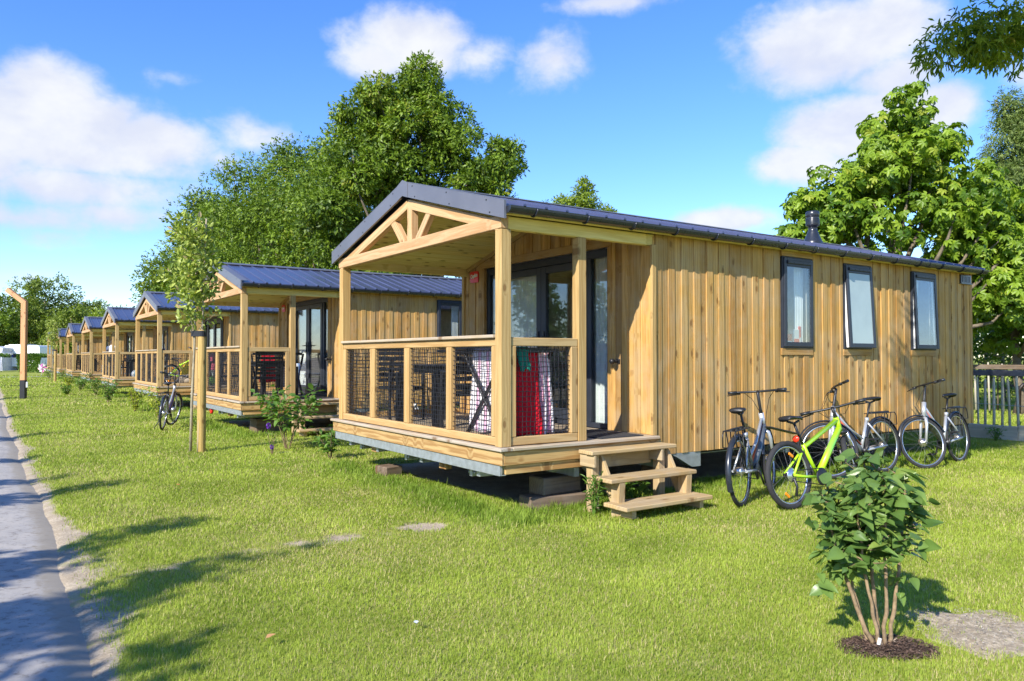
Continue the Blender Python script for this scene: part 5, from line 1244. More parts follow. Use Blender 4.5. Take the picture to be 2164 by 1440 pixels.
def dirt(x, y):
    n = fbm(x * 3.4, y * 3.4, 11, 5); n2 = fbm(x * 11, y * 11, 21, 3)
    d = seg(x, y, TRACK, .17) * .85 + seg(x, y, TR2, .2) * .6
    for (u, v, w, k) in ((890, 1112, .24, 1.6), (440, 1048, .16, .8), (470, 1105, .14, .7), (730, 1130, .2, .8), (250, 1065, .22, .5), (560, 900, .3, .45), (170, 862, 1.3, .55), (60, 845, 1.6, .6), (250, 920, .5, .5), (600, 955, .18, .8)):
        c = px(u, v); d = d + k * np.clip(1.2 - np.hypot(x - c[0], y - c[1]) / w, 0, 1)
    e = x - edge(y)
    vw = .07 + .42 * np.clip(1 - np.abs(y - 6.3) / 2.2, 0, 1) * (.3 + fbm(y * 1.3, y * 0 + .5, 3)) + .55 * np.clip(fbm(y * .45, y * 0 + 7.5, 3) - .40, 0, 1)
    verge = np.clip(1.5 - e / vw, 0, 1.3)
    d = d + .75 * np.clip(1 - np.hypot((x - 6.9) / 1.3, (y - 5.75) / .25), 0, 1)
    d = d * (.05 + 2.3 * np.clip(n - .22, 0, 1)) + (n2 - .5) * .75 * (d > .05)
    d = d + verge * (.55 + .8 * (n - .35)) + (n2 - .5) * .9 * (verge > .02)
    d = d + .55 * np.clip(n - .63, 0, 1) * 2
    under = (x > 4.5 + .5 * (n - .5)) & (x < 12.9)
    for o in OFFS: d = np.maximum(d, np.where(under & (y > BY + o + .62 + .55 * (n - .5)) & (y < BY + o + 4.0), .62 + .5 * n2, 0))
    d = np.maximum(d, np.clip(1 - np.hypot((x - 14.85) / .35, (y - 5.5) / 3.0), 0, 1) * 1.3)
    d = np.maximum(d, np.clip((15.0 - x) * 5, 0, 1) * np.clip((x - 14.5) * 3, 0, 1) * (.2 + n) * (y < 9) * (y > 4.2))
    return np.clip(d, 0, 1)
def gz0(x, y): return .035 * (fbm(x * .35, y * .35, 2, 3) - .45) - .02 * dirt(x, y) - .015 * np.clip(1.3 - np.abs(x - edge(y)) / .3, 0, 1)
def gz(x, y): return gz0(x, y) - .07 * np.clip((edge(y) - .02 - x) / .12, 0, 1)
def axis_lines(a, b, step, far0, far1):
    l = list(np.arange(a, b, step)); s = step; q = b
    while q < far1: l.append(q); s *= 1.18; q += s
    s = step; q = a - step; m = []
    while q > far0: m.append(q); s *= 1.18; q -= s
    return np.array(m[::-1] + l + [far1])
gx = axis_lines(-.2, 8.0, .07, -700, 900); gy = axis_lines(1.2, 13.0, .07, -500, 1200)
XX, YY = np.meshgrid(gx, gy, indexing='ij'); ZZ = np.where((np.abs(XX) < 60) & (np.abs(YY) < 90), gz(XX, YY), 0)
nx, ny = XX.shape; ii = np.arange(nx * ny).reshape(nx, ny)
gF = np.stack([ii[:-1, :-1], ii[1:, :-1], ii[1:, 1:], ii[:-1, 1:]], -1).reshape(-1, 4)
def groundmat():
    m, nt, out = new_mat('lawn_and_soil'); g = G(nt); p = g.pos(); d = g.attr('rnd')
    a = g.noise(p, .55, 4, .6); b = g.noise(p, 4.0, 5, .65); c = g.noise(p, 60, 3, .7); e = g.noise(p, 260, 2, .7)
    gr = g.mix(g.maprange(a, .3, .7), (.24, .29, .04), (.35, .37, .07)); gr = g.mix(g.math('MULTIPLY', g.maprange(b, .45, .75), .6), gr, (.42, .38, .15)); gr = g.mix(g.math('MULTIPLY', g.maprange(c, .5, .25), .55), gr, (.085, .12, .02))
    so = g.mix(g.maprange(b, .3, .7), (.38, .31, .22), (.54, .46, .34)); so = g.mix(g.math('MULTIPLY', g.maprange(c, .35, .65), .6), so, (.21, .165, .115)); so = g.mix(g.math('MULTIPLY', g.maprange(e, .62, .72), .7), so, (.5, .46, .4))
    f = g.maprange(g.math('ADD', d, g.math('ADD', g.math('MULTIPLY', g.math('SUBTRACT', c, .5), .6), g.math('MULTIPLY', g.math('SUBTRACT', g.noise(p, 22, 4, .7), .5), .8))), .24, .70)
    col = g.mix(f, gr, so); h = g.math('ADD', g.math('MULTIPLY', c, .7), g.math('MULTIPLY', e, .5))
    bs = g.bsdf(col, .95, 0, .1, g.bump(h, .4, .012)); nt.links.new(bs.outputs[0], out.inputs[0]); return m
go = fast_mesh('ground', np.stack([XX, YY, ZZ], -1).reshape(-1, 3), gF, groundmat(), rnd=dirt(XX, YY).ravel(), smooth=True)
tag(go, kind='structure')
def pathmat():
    m, nt, out = new_mat('path_surface'); g = G(nt); p = g.pos(); d = g.attr('rnd')
    a = g.noise(p, .9, 4, .6); b = g.noise(p, 18, 4, .7); v = g.n('TexVoronoi'); g.set(v.inputs['Vector'], p); v.inputs['Scale'].default_value = 85; e = g.noise(p, 320, 2, .6)
    c = g.mix(g.maprange(a, .3, .7), (.40, .345, .265), (.53, .465, .365)); md = g.noise(p, 3.2, 5, .7); c = g.mix(g.math('MULTIPLY', g.maprange(md, .38, .64), .75), c, (.25, .225, .19)); c = g.mix(g.math('MULTIPLY', g.maprange(v.outputs['Distance'], .0, .5), .45), (.42, .41, .40), c); c = g.mix(g.math('MULTIPLY', g.maprange(b, .50, .68), .7), c, (.19, .17, .15)); c = g.mix(g.math('MULTIPLY', g.maprange(e, .66, .76), .5), c, (.09, .085, .08))
    c = g.mix(g.math('MULTIPLY', g.maprange(g.math('ADD', d, g.math('MULTIPLY', g.math('SUBTRACT', b, .5), .8)), .35, .75), .8), c, (.33, .29, .225))
    bs = g.bsdf(c, .9, 0, .2, g.bump(g.math('ADD', b, e), .3, .005)); nt.links.new(bs.outputs[0], out.inputs[0]); return m
py = np.concatenate([np.arange(-6, 16, .06), np.arange(16, 70, .4)]); tt = np.concatenate([np.linspace(0, .75, 8), np.linspace(.8, 1, 8)])
pe = edge(py) + .035 * (fbm(py * 5, py * 0, 8) - .5); PX = -3.3 + (pe[:, None] + 3.3) * tt[None]; PY = np.repeat(py[:, None], len(tt), 1)
PZ = .004 + .010 * (fbm(PX * .8, PY * .8, 4) - .5); ed = np.clip((tt - .75) / .25, 0, 1)[None] ** 1.5; PZ = PZ * (1 - ed) + (gz0(PX, PY) - .006 - .02 * (tt > .99)[None]) * ed
ii = np.arange(PX.size).reshape(PX.shape)
pF = np.stack([ii[:-1, :-1], ii[:-1, 1:], ii[1:, 1:], ii[1:, :-1]], -1).reshape(-1, 4)[:, ::-1]
tag(fast_mesh('path', np.stack([PX, PY, PZ], -1).reshape(-1, 3), pF, pathmat(), rnd=np.clip(1.15 - (pe[:, None] - PX) / .30, 0, 1).ravel(), smooth=True), kind='structure')
far = MB(); far.box((-40, 66, -.05), (9, 68.2, .02)); M['farpath'] = plain('far_path_surface', (.32, .31, .30), .9); tag(far.build('path', M['farpath']), kind='structure')

def mound(name, cx, cy, ax, ay, rot, h, mat, seed, kind='structure'):
    n, m = 64, 16; V = []
    for b in range(m + 1):
        for a in range(n):
            q = 2 * PI * a / n; e = 1 + .42 * (vnoise(np.array([math.cos(q) * 1.7 + 9]), np.array([math.sin(q) * 1.7 + 9]), seed)[0] - .5) * 2 + .05 * math.sin(5 * q + seed)
            r_ = b / m * e; x, y = r_ * ax * math.cos(q), r_ * ay * math.sin(q); X, Y = cx + x * math.cos(rot) - y * math.sin(rot), cy + x * math.sin(rot) + y * math.cos(rot)
            V.append((X, Y, h * (1 - (b / m) ** 2) + .026 * (fbm(np.array([X * 9]), np.array([Y * 9]), seed)[0] - .5) * (b < m) + (.004 if b < m - 1 else (-.006 if b < m else -.03))))
    F = [(b * n + a, b * n + (a + 1) % n, (b + 1) * n + (a + 1) % n, (b + 1) * n + a) for b in range(m) for a in range(n)]
    o = fast_mesh(name, V, np.array(F)[:, ::-1], mat, smooth=True); tag(o, kind=kind); return o
def soilmat(name, c1, c2, c3, sc=1.0):
    m, nt, out = new_mat(name); g = G(nt); p = g.pos(); b = g.noise(p, 6 * sc, 6, .75); c = g.noise(p, 28 * sc, 6, .8); e = g.noise(p, 210, 2, .7)
    col = g.mix(g.maprange(b, .3, .7), c1, c2); col = g.mix(g.math('MULTIPLY', g.maprange(c, .38, .58), .8), col, c3); col = g.mix(g.math('MULTIPLY', g.maprange(e, .66, .72), .8), col, (.62, .58, .52))
    bs = g.bsdf(col, .95, 0, .1, g.bump(g.math('ADD', c, e), .45, .012)); nt.links.new(bs.outputs[0], out.inputs[0]); return m
SOIL = px(2075, 1335); MULCH = px(1880, 1372)
mound('bare_soil', SOIL[0], SOIL[1], .36, .38, R(-36), .006, soilmat('grey_soil', (.47, .39, .27), (.60, .51, .37), (.28, .22, .15)), 5)
mound('mulch', MULCH[0], MULCH[1], .215, .15, R(-36), .020, soilmat('mulch_soil', (.085, .055, .040), (.15, .10, .075), (.045, .03, .022), 2), 8)
rr = np.random.default_rng(4)
def chips(name, c, ax, ay, rot, n, L, mats, z0, kind='stuff'):
    q = rr.uniform(0, 6.28, n); e = np.sqrt(rr.random(n)) * 1.02; x, y = e * ax * np.cos(q), e * ay * np.sin(q)
    P = np.stack([c[0] + x * math.cos(rot) - y * math.sin(rot), c[1] + x * math.sin(rot) + y * math.cos(rot), z0 * (1 - e ** 2) + .014 + 0 * x], 1)
    D = sphere_dirs(n, rr) * np.array([1, 1, .25]); V, F, k = scatter_leaves(P, D, unit(np.array([0, 0, 1.]) + .5 * sphere_dirs(n, rr)), L * rr.uniform(.5, 1.4, n), L * .35 * rr.uniform(.6, 1.4, n)); o = fast_mesh(name, V, F, mats, rnd=np.repeat(rr.random(n), k)); tag(o, kind=kind)
M['chip'] = leafmat('bark_chips', (.035, .022, .015), (.16, .10, .07), 0.0, .9, (.36, .29, .22)); M['pebble'] = leafmat('pebbles_straw', (.22, .18, .13), (.45, .40, .32), 0, .9, (.72, .68, .60))
chips('bark_mulch', MULCH, .23, .165, R(-36), 1500, .022, M['chip'], .02); chips('pebbles', SOIL, .35, .38, R(-36), 900, .014, M['pebble'], .022)

# grass blades: one object of real blades, thinner with distance
def grass():
    r = np.random.default_rng(21); Ps = []; Hs = []; Ws = []
    a = R(34.5); fw = np.array([math.sin(a), math.cos(a)]); rt = np.array([math.cos(a), -math.sin(a)])
    for (d0, d1, dens, w, h) in ((2.6, 4.5, 14500, .0028, .027), (4.5, 6.5, 9500, .0036, .029), (6.5, 9.5, 5000, .0050, .033), (9.5, 14, 2200, .0075, .037), (14, 22, 800, .012, .042), (22, 36, 240, .022, .05), (36, 62, 55, .042, .065)):
        n = int(dens * .72 * (d1 ** 2 - d0 ** 2) * 1.36); d = np.sqrt(r.uniform(d0 ** 2, d1 ** 2, n)); l = r.uniform(-.76, 1.18, n) * d
        p = d[:, None] * fw + l[:, None] * rt; Ps.append(p); Hs.append(np.full(n, h)); Ws.append(np.full(n, w))
    P = np.concatenate(Ps); H = np.concatenate(Hs); W = np.concatenate(Ws); x, y = P[:, 0], P[:, 1]
    keep = r.random(len(P)) > np.clip(dirt(x, y) * 1.35 - .16, 0, 1) * .95
    keep &= x > edge(y) + .02 + .08 * r.random(len(P)) ** 2
    for o in OFFS: keep &= ~((x > 4.45) & (x < 12.9) & (y > BY + o + .55) & (y < BY + o + 4.0))
    for (c, ax, ay) in ((SOIL, .36, .39), (MULCH, .20, .14)):
        X, Y = x - c[0], y - c[1]; u, v = X * math.cos(R(36)) - Y * math.sin(R(36)), X * math.sin(R(36)) + Y * math.cos(R(36)); q = np.hypot(u / ax, v / ay); keep &= r.random(len(P)) < np.clip((q - .62 - .9 * (fbm(x * 6, y * 6, 31) - .5)) * 2.2, .035, 1)
    keep &= (x < 15.1) | (x > 15.4)
    P, H, W, x, y = P[keep], H[keep], W[keep], x[keep], y[keep]; n = len(P)
    cl = fbm(x * 1.6, y * 1.6, 41, 4); fine = fbm(x * 7, y * 7, 45, 3)
    # taller, greener where nobody mows: along the cabins, at posts and steps
    nearcab = np.zeros(n)
    for o in OFFS: nearcab = np.maximum(nearcab, np.clip(1.15 - np.abs(y - (BY + o + .15)) / .55, 0, 1) * ((x > 3.7) & (x < 13.2))); nearcab = np.maximum(nearcab, np.clip(1.15 - np.abs(x - 3.95) / .5, 0, 1) * ((y > BY + o - .3) & (y < BY + o + 4.4)))
    H = H * (.55 + .55 * cl + .5 * fine) * r.uniform(.6, 1.25, n) * (1 + 2.0 * nearcab * (.3 + fine)); tuft = (r.random(n) < .012); H = np.where(tuft, H * 1.7, H)
    straw = r.random(n) < (.12 + .42 * np.clip(fbm(x * .9, y * .9, 51, 4) - .42, 0, 1) * 2) * (1 - .8 * nearcab)
    az = r.uniform(0, 6.283, n); ben = r.uniform(.15, .95, n) * np.where(straw, 1.35, 1); dx, dy = np.cos(az), np.sin(az); z0 = gz(x, y)
    px_, py_ = -dy, dx; V = np.zeros((n, 5, 3), np.float32)
    for k, (t, ww) in enumerate(((0, 1), (0, -1), (.55, -.8), (.55, .8), (1, 0))):
        bx = ben * H * t * t; V[:, k, 0] = x + dx * bx + px_ * W * .5 * ww; V[:, k, 1] = y + dy * bx + py_ * W * .5 * ww; V[:, k, 2] = z0 + H * t * (1 - .28 * ben * t) - .004 * (t == 0)
    b = np.arange(n) * 5; F = np.concatenate([np.stack([b, b + 1, b + 2], 1), np.stack([b, b + 2, b + 3], 1), np.stack([b + 3, b + 2, b + 4], 1)])
    tone = np.clip(.5 + .9 * (cl - .47) * 2 + .5 * (fbm(x * .6, y * .6, 61, 3) - .45) + .16 * r.normal(size=n), 0, 1)[:, None]
    g1, g2 = np.array([.215, .305, .026]), np.array([.435, .535, .075]); c = g1 + (g2 - g1) * tone; c = c * (1 - .22 * nearcab[:, None]) + np.array([-.02, .02, 0]) * nearcab[:, None]
    st = np.array([.60, .52, .24]) * r.uniform(.75, 1.15, n)[:, None]; c = np.where(straw[:, None], st, c); c = np.clip(c, .01, 1)
    m, nt, out = new_mat('grass_blades'); g = G(nt); t = g.attr('tint', 'Vector')
    bs = g.bsdf(t, .55, 0, .25); tl = g.n('BsdfTranslucent'); g.set(tl.inputs[0], t); mx = g.n('MixShader'); mx.inputs[0].default_value = .35
    nt.links.new(bs.outputs[0], mx.inputs[1]); nt.links.new(tl.outputs[0], mx.inputs[2]); nt.links.new(mx.outputs[0], out.inputs[0])
    o = fast_mesh('grass', V.reshape(-1, 3), F, m, col=np.repeat(c, 5, 0)); tag(o, kind='stuff'); print('grass blades', n)
grass()
# a few fallen leaves on the lawn
for i, (u, v, c) in enumerate(((562, 1367, (.45, .24, .10)), (880, 1335, (.55, .58, .66)), (380, 1034, (.5, .22, .05)), (1390, 1110, (.5, .42, .3)))):
    q = px(u, v); m = MB(); V, F = LEAF['long']; a = i * 1.3; W_ = V * (.030 if i == 1 else .050)
    m.add([(q[0] + p[0] * math.cos(a) - p[1] * math.sin(a), q[1] + p[0] * math.sin(a) + p[1] * math.cos(a), .045 + p[2] + .3 * p[0]) for p in W_], F.tolist(), None, .5, 0, True)
    tag(m.build('fallen_leaf', plain('dry_leaf', c, .8)), ['brown fallen leaf on the lawn nearest the camera, left of centre', 'pale grey fallen leaf on the lawn near the lower middle', 'small orange fallen leaf on the lawn near the path', 'beige fallen leaf on the grass below the steps'][i], 'leaf', 'fallen leaves on the lawn')

# ------------------------------------------------------------------ lamp post, fences, hedge, caravan
def lamp_post():
    q = px(49, 843); t = empty('lamp_post', (q[0], q[1], 0), 0, 'wooden lamp post with angled top arm and black foot on the lawn', 'lamp post'); rt = Vector((.824, -.566, 0))
    m = MB(); w = .18; e = 3.50; m.beam((0, 0, .66), (0, 0, e), w, w * .8, .01, up=(.566, .824, 0)); a = -rt * .62 + Vector((0, 0, e + .42)); m.beam(tuple(rt * .02 + Vector((0, 0, e - .06))), tuple(a), .16, .15, .01, up=(.566, .824, 0)); m.build('post', M['lamp'], t)
    f = MB(); f.beam((0, 0, -.1), (0, 0, .66), w + .006, w * .8 + .006, .008, up=(.566, .824, 0)); f.build('foot', M['black'], t)
    b = MB(); c = rt * (w / 2 + .035) + Vector((0, 0, .50)); b.beam(tuple(c - Vector((0, 0, .1))), tuple(c + Vector((0, 0, .1))), .07, .06, .006); b.build('switch_box', M['white'], t)
    l = MB(); l.beam(tuple(-rt * .42 + Vector((0, 0, e + .16))), tuple(-rt * .58 + Vector((0, 0, e + .27))), .10, .02, .003); l.build('lamp', M['white'], t)
lamp_post()
def pale_fence(x, y0, y1, h, label, group, z0=.16, sp=.135, rail_mat='darkrail', top=True):
    t = empty('picket_fence', (x, 0, 0), 0, label, 'fence', group); r = random.Random(int(x * 10)); y = y0
    while y < y1:
        p = MB(); l = r.uniform(-.03, .03); w = r.uniform(.036, .05); hh = h + r.uniform(-.07, .0)
        p.tube([(0, y, z0), (.004, y + l * .4, (z0 + hh) * .5), (0, y + l, hh - .05), (0, y + l * 1.1, hh)], [w * .55, w * .5, w * .5, w * .22], 5); p.build('pale', M['greywood'], t); y += sp * r.uniform(.85, 1.15)
    if top:
        a = MB(); a.box((-.07, y0, h - .02), (-.025, y1, h + .085), .006, 1); a.build('top_rail', M[rail_mat], t)
    for z in (.62,): 
        w = MB(); w.tube([(-.03, y0 + (y1 - y0) * i / 30, z + .012 * math.sin(i)) for i in range(31)], .006, 4, False); w.build('wire', M['steel'], t)
    for yy in np.arange(y0 + .1, y1, 2.2):
        s = MB(); s.lathe([(.06, -.1), (.06, h + .12), (.045, h + .18), (0, h + .19)], Matrix.Translation((.10, yy, 0)), 10); s.build('post', M['greywood'], t)
    return t
pale_fence(15.30, -1.5, 11.0, 1.17, 'grey chestnut paling fence with dark top rail, right of the nearest cabin', None)
e_ = MB(); e_.box((15.16, -1.6, -.05), (15.24, 6.1, .27), .01, 1); e_.box((15.17, 6.103, -.05), (15.25, 11.0, .25), .01, 1); tag(e_.build('timber_edging', M['greywood']), 'weathered plank edging along the foot of the paling fence', 'edging')
t = empty('paddock_fence', (21.5, 0, 0), 0, 'second grey paddock fence behind the horse with thick post and high rail', 'fence')
for y in (8.35, 11.0, 5.4):
    p = MB(); p.lathe([(.085, -.1), (.085, 1.5), (.06, 1.55), (0, 1.56)], Matrix.Translation((0, y, 0)), 12); p.build('post', M['greywood'], t)
for z in (1.18,):
    p = MB(); p.box((-.12, 3, z), (-.09, 14, z + .12), .006, 1); p.build('rail', M['sleeper'], t)
for k in range(22):
    p = MB(); y = 5 + k * .33; p.tube([(-.05, y, .1), (-.05, y + .02, 1.32 + .05 * math.sin(k * 2.1))], [.03, .02], 5); p.build('pale', M['greywood'], t)

def hedge(name, a, b, h, w, n, leaf, label, L=.12, seed=1, cat='hedge'):
    r = np.random.default_rng(seed); t = empty(name, (0, 0, 0), 0, label, cat); a, b = np.array(a), np.array(b); ln = np.linalg.norm(b - a); d = (b - a) / ln; pr = np.array([-d[1], d[0]])
    s = r.random(n); q = r.uniform(-1, 1, n); z = r.random(n) ** .7; face = r.random(n) < .6
    bump = .75 + .5 * fbm(s * ln * 1.1, z * 2 + 3, seed, 3); hh = h * (.82 + .36 * fbm(s * ln * .8, s * 0, seed + 3, 3))
    off = np.where(face, -w * .5 * bump, q * w * .5); zz = np.where(face, z * hh, hh * (.85 + .15 * r.random(n)))
    P = np.stack([a[0] + d[0] * s * ln + pr[0] * off, a[1] + d[1] * s * ln + pr[1] * off, zz], 1); nd = np.where(face[:, None], np.append(-pr, .3), np.array([0, 0, 1.0]))
    V, F, k = scatter_leaves(P, nd + .9 * sphere_dirs(n, r), unit(nd + .7 * sphere_dirs(n, r)), L * r.uniform(.7, 1.3, n), L * .6 * r.uniform(.7, 1.3, n)); fast_mesh('leaves', V, F, M[leaf], t, np.repeat(np.clip(r.normal(.5, .25, n), 0, 1), k))
    sm = MB()
    for i in range(int(ln / .5)): p = a + d * (i + .5) * .5; sm.tube([(p[0], p[1], -.05), (p[0] + .05, p[1], h * .7)], [.03, .01], 5)
    sm.build('stems', M['bark'], t); return t
def dp(u, d): return np.array(depthpos(u, d)[:2])
hedge('hedge', dp(57, 74), dp(104, 72), 1.75, 1.5, 3600, 'hedge', 'clipped green hedge in front of the white caravan, left of the farthest cabin', .20, 3)
hedge('hedge', dp(-40, 76), dp(10, 75), 1.7, 1.4, 2200, 'hedge', 'short green hedge at the left edge before the awning', .20, 4)
hedge('hedge', (23.0, -6.0), (23.0, 14.0), 1.95, 1.2, 11500, 'hedge', 'dark hedge behind the paddock fence under the chestnut', .11, 5)
def caravan():
    c = depthpos(62, 84); t = empty('caravan', c, 0, 'white caravan with blue stripe behind the hedge at the far left', 'caravan'); t.rotation_euler = (0, 0, R(-40))
    # local x to the right of the picture, y away
    b = MB(); L, W_, h0, h1 = 2.05, 1.1, .45, 2.75; r_ = .28; poly = []
    for (x, z, a0) in ((L - r_, h1 - r_, 0), (-L + r_ * .6, h1 - r_ * .6, 90), (-L + .1, h0 + .1, 180), (L - .35, h0 + .35, 270)):
        rd = {0: r_, 90: r_ * .6, 180: .1, 270: .35}[a0]
        for q in range(6): a = R(a0 + 18 * q); poly.append((x + rd * math.cos(a), z + rd * math.sin(a)))
    b.prism(poly, 1, -W_, W_); b.build('body', M['white'], t, fix=True)
    s = MB(); s.box((-L + .45, -W_ - .012, 1.45), (L - .4, -W_ - .004, 1.80), 0, 0); M['bluestripe'] = plain('blue_stripe', (.05, .08, .42), .35); s.build('stripe', M['bluestripe'], t)
    w = MB(); w.box((-1.0, -W_ - .022, 1.42), (.7, -W_ - .013, 1.86), .02); w.build('window', M['gutter'], t)
    for x in (-.25, .25):
        wh = MB(); wh.lathe([(0, -.10), (.28, -.10), (.32, -.06), (.32, .06), (.28, .10), (0, .10)], Matrix.Translation((x * 1.3, -W_ + .08, .32)) @ Matrix.Rotation(PI / 2, 4, 'X'), 18); wh.build('wheel', M['rubber'], t)
    d = MB(); d.beam((L, 0, .5), (L + 1.0, 0, .45), .12, .1, .01); d.build('drawbar', M['steel'], t); r2 = MB(); r2.box((-L + .3, -W_ + .2, h1), (.2, W_ - .2, h1 + .10), .03); r2.build('roof_hatch', M['white'], t)
    c2 = depthpos(4, 83); t2 = empty('awning', c2, 0, 'pale grey awning tent with sloping roof beside the white caravan', 'tent'); t2.rotation_euler = (0, 0, R(-40)); M['canvas'] = plain('grey_canvas', (.48, .50, .56), .8); M['canvas2'] = plain('dark_canvas', (.30, .33, .40), .8)
    b = MB(); b.prism([(-1.4, 0), (1.15, 0), (1.05, 1.75), (1.2, 2.45), (-.2, 2.65), (-1.3, 2.4)], 1, -1.3, 1.3); b.build('canvas', M['canvas'], t2, fix=True)
    v = MB(); v.box((-1.5, -1.36, 1.72), (1.25, 1.36, 1.95), .02); v.build('valance', M['white'], t2); p = MB(); p.box((.1, -1.325, .05), (.95, -1.303, 1.65)); p.build('door_panel', M['canvas2'], t2)
caravan()
def pinwheel():
    q = px(87, 795); t = empty('garden_pinwheel', (q[0], q[1], 0), 0, 'small pink and white pinwheel on a thin stick before the hedge', 'pinwheel'); m = MB(); m.tube([(0, 0, 0), (.15, -.1, .95)], .02, 6); m.build('stick', M['white'], t)
    a = MB(); M['pinkp'] = plain('pink_foil', (.70, .18, .50), .4)
    for k in range(8):
        c, s = math.cos(k * PI / 4), math.sin(k * PI / 4); c2, s2 = math.cos(k * PI / 4 + .7), math.sin(k * PI / 4 + .7); o = Vector((.08, -.08, .62)); x = Vector((.824, -.566, 0)); z = Vector((0, 0, 1)); f = Vector((-.566, -.824, 0))
        a.add([tuple(o), tuple(o + (x * c + z * s) * .38), tuple(o + (x * c2 + z * s2) * .26 + f * .06), tuple(o + (x * c2 + z * s2) * .1 + f * .08)], [(0, 1, 2, 3)], None, .5, k % 2)
    a.build('vanes', [M['pinkp'], M['white']], t)
pinwheel()

# ------------------------------------------------------------------ living things
def skinned(name, joints, edges, mats, parent=None, sub=2):
    me = bpy.data.meshes.new(name); me.from_pydata([j[0] for j in joints], edges, []); o = bpy.data.objects.new(name, me); COL.objects.link(o)
    md = o.modifiers.new('skin', 'SKIN'); md.use_smooth_shade = True; sd = o.modifiers.new('smooth', 'SUBSURF'); sd.levels = sub; sd.render_levels = sub
    for i, j in enumerate(joints): r = j[1]; me.skin_vertices[0].data[i].radius = r if hasattr(r, '__len__') else (r, r)
    me.skin_vertices[0].data[0].use_root = True
    dg = bpy.context.evaluated_depsgraph_get(); m2 = bpy.data.meshes.new_from_object(o.evaluated_get(dg)); bpy.data.objects.remove(o); m2.materials.clear()
    for m in (mats if isinstance(mats, (list, tuple)) else [mats]): m2.materials.append(m)
    m2.polygons.foreach_set('use_smooth', np.ones(len(m2.polygons), bool)); o = bpy.data.objects.new(name, m2); COL.objects.link(o)
    if parent is not None: o.parent = parent
    return o
M['skin'] = plain('skin', (.42, .24, .16), .55); M['hair'] = plain('dark_hair', (.02, .014, .01), .5); M['tee'] = plain('white_shirt', (.74, .76, .82), .85); M['denim'] = plain('dark_trousers', (.03, .035, .06), .85); M['horse'] = plain('brown_coat', (.060, .030, .022), .6, var=.3, scale=3); M['navy'] = plain('navy_shirt', (.03, .05, .10), .85)
def person(loc, rz, label, shirt, H=1.66, look=0.0, arms='rail'):
    t = empty('person', loc, rz, label, 'person'); k = H / 1.75      # faces +x
    J = []; E = []
    def j(p, r, par=None):
        J.append((tuple(c * k for c in p), tuple(c * k for c in r) if hasattr(r, '__len__') else r * k)); i = len(J) - 1
        if par is not None: E.append((par, i))
        return i
    pel = j((0, 0, .95), (.155, .10)); w = j((0.01, 0, 1.10), (.135, .09), pel); ch = j((0.0, 0, 1.30), (.165, .11), w); nb = j((0, 0, 1.45), (.075, .07), ch); nk = j((.01, 0, 1.52), .052, nb); hd0 = j((.02, 0, 1.60), (.075, .085), nk); hd = j((.02, 0, 1.67), (.078, .098), hd0); j((.015, 0, 1.74), (.05, .06), hd); j((.115, 0, 1.635), .012, hd0)
    for s in (-1, 1):
        sh = j((0, s * .19, 1.40), .055, ch)
        el, wr = ((.10, s * .27, 1.14), (.33, s * .20, 1.06)) if arms == 'rail' else ((.0, s * .24, 1.12), (.05, s * .25, .88))
        e = j(el, .040, sh); q = j(wr, .029, e); pd = np.array(wr) - np.array(el); pd = pd / np.linalg.norm(pd); pa = j(tuple(np.array(wr) + pd * .06), (.038, .018), q)
        for f in range(4):
            a = j(tuple(np.array(wr) + pd * .10 + np.array([0, (f - 1.5) * .020, -.005])), .0095, pa); j(tuple(np.array(wr) + pd * (.155 - .012 * abs(f - 1.2)) + np.array([0, (f - 1.5) * .022, -.03])), .008, a)
        th = j(tuple(np.array(wr) + pd * .045 + np.array([.01, -s * .035, 0])), .010, q); j(tuple(np.array(wr) + pd * .085 + np.array([.02, -s * .05, -.01])), .009, th)
        hp = j((0, s * .095, .88), .088, pel); kn = j((.02, s * .10, .49), .055, hp); an = j((0, s * .10, .09), .038, kn); j((.09, s * .105, .035), .038, an); j((.16, s * .11, .028), .028, len(J) - 1)
    b = skinned('body', J, E, [M['skin'], M[shirt], M['denim']], t, 2)
    P = np.zeros(len(b.data.polygons) * 3); b.data.polygons.foreach_get('center', P); P = P.reshape(-1, 3) / k
    mi = np.where(P[:, 2] < .98, 2, np.where((P[:, 2] < 1.475) & ((np.abs(P[:, 1]) < .235) & (P[:, 2] > 1.22) | (np.abs(P[:, 1]) < .17)) & (P[:, 0] < .16), 1, 0)); mi = np.where((P[:, 2] < .98) & (P[:, 0] > .12) & (P[:, 2] > .5), 0, mi); b.data.polygons.foreach_set('material_index', mi.astype(np.int32))
    h = MB(); n, m = 16, 8; V = []
    for q in range(m + 1):
        th = PI * .62 * q / m
        for a in range(n):
            f = 2 * PI * a / n; rr_ = 1.0 if math.cos(f) < .3 else 1 - .35 * max(0, math.cos(f)) * (q / m) ; V.append((k * (.012 + .108 * math.sin(th) * math.cos(f) * rr_ - .012), k * .088 * math.sin(th) * math.sin(f), k * (1.675 + .095 * math.cos(th) - (.05 * (q / m) if math.cos(f) < 0 else 0))))
    h.add(V, [(q * n + a, (q + 1) * n + a, (q + 1) * n + (a + 1) % n, q * n + (a + 1) % n) for q in range(m) for a in range(n)], None, .5, 0, True); h.lathe([(0, -.05), (.04, -.03), (.05, 0), (.04, .03), (0, .045)], Matrix.Translation((-.03 * k, 0, 1.80 * k)), 12); h.build('hair', M['hair'], t)
    f = MB()
    for s in (-1, 1): f.lathe([(0, -.008), (.010, 0), (0, .008)], Matrix.Translation((.105 * k, s * .032 * k, 1.665 * k)), 8)
    f.box((.100 * k, -.025 * k, 1.585 * k), (.112 * k, .025 * k, 1.595 * k)); f.build('face', M['hair'], t)
    return t
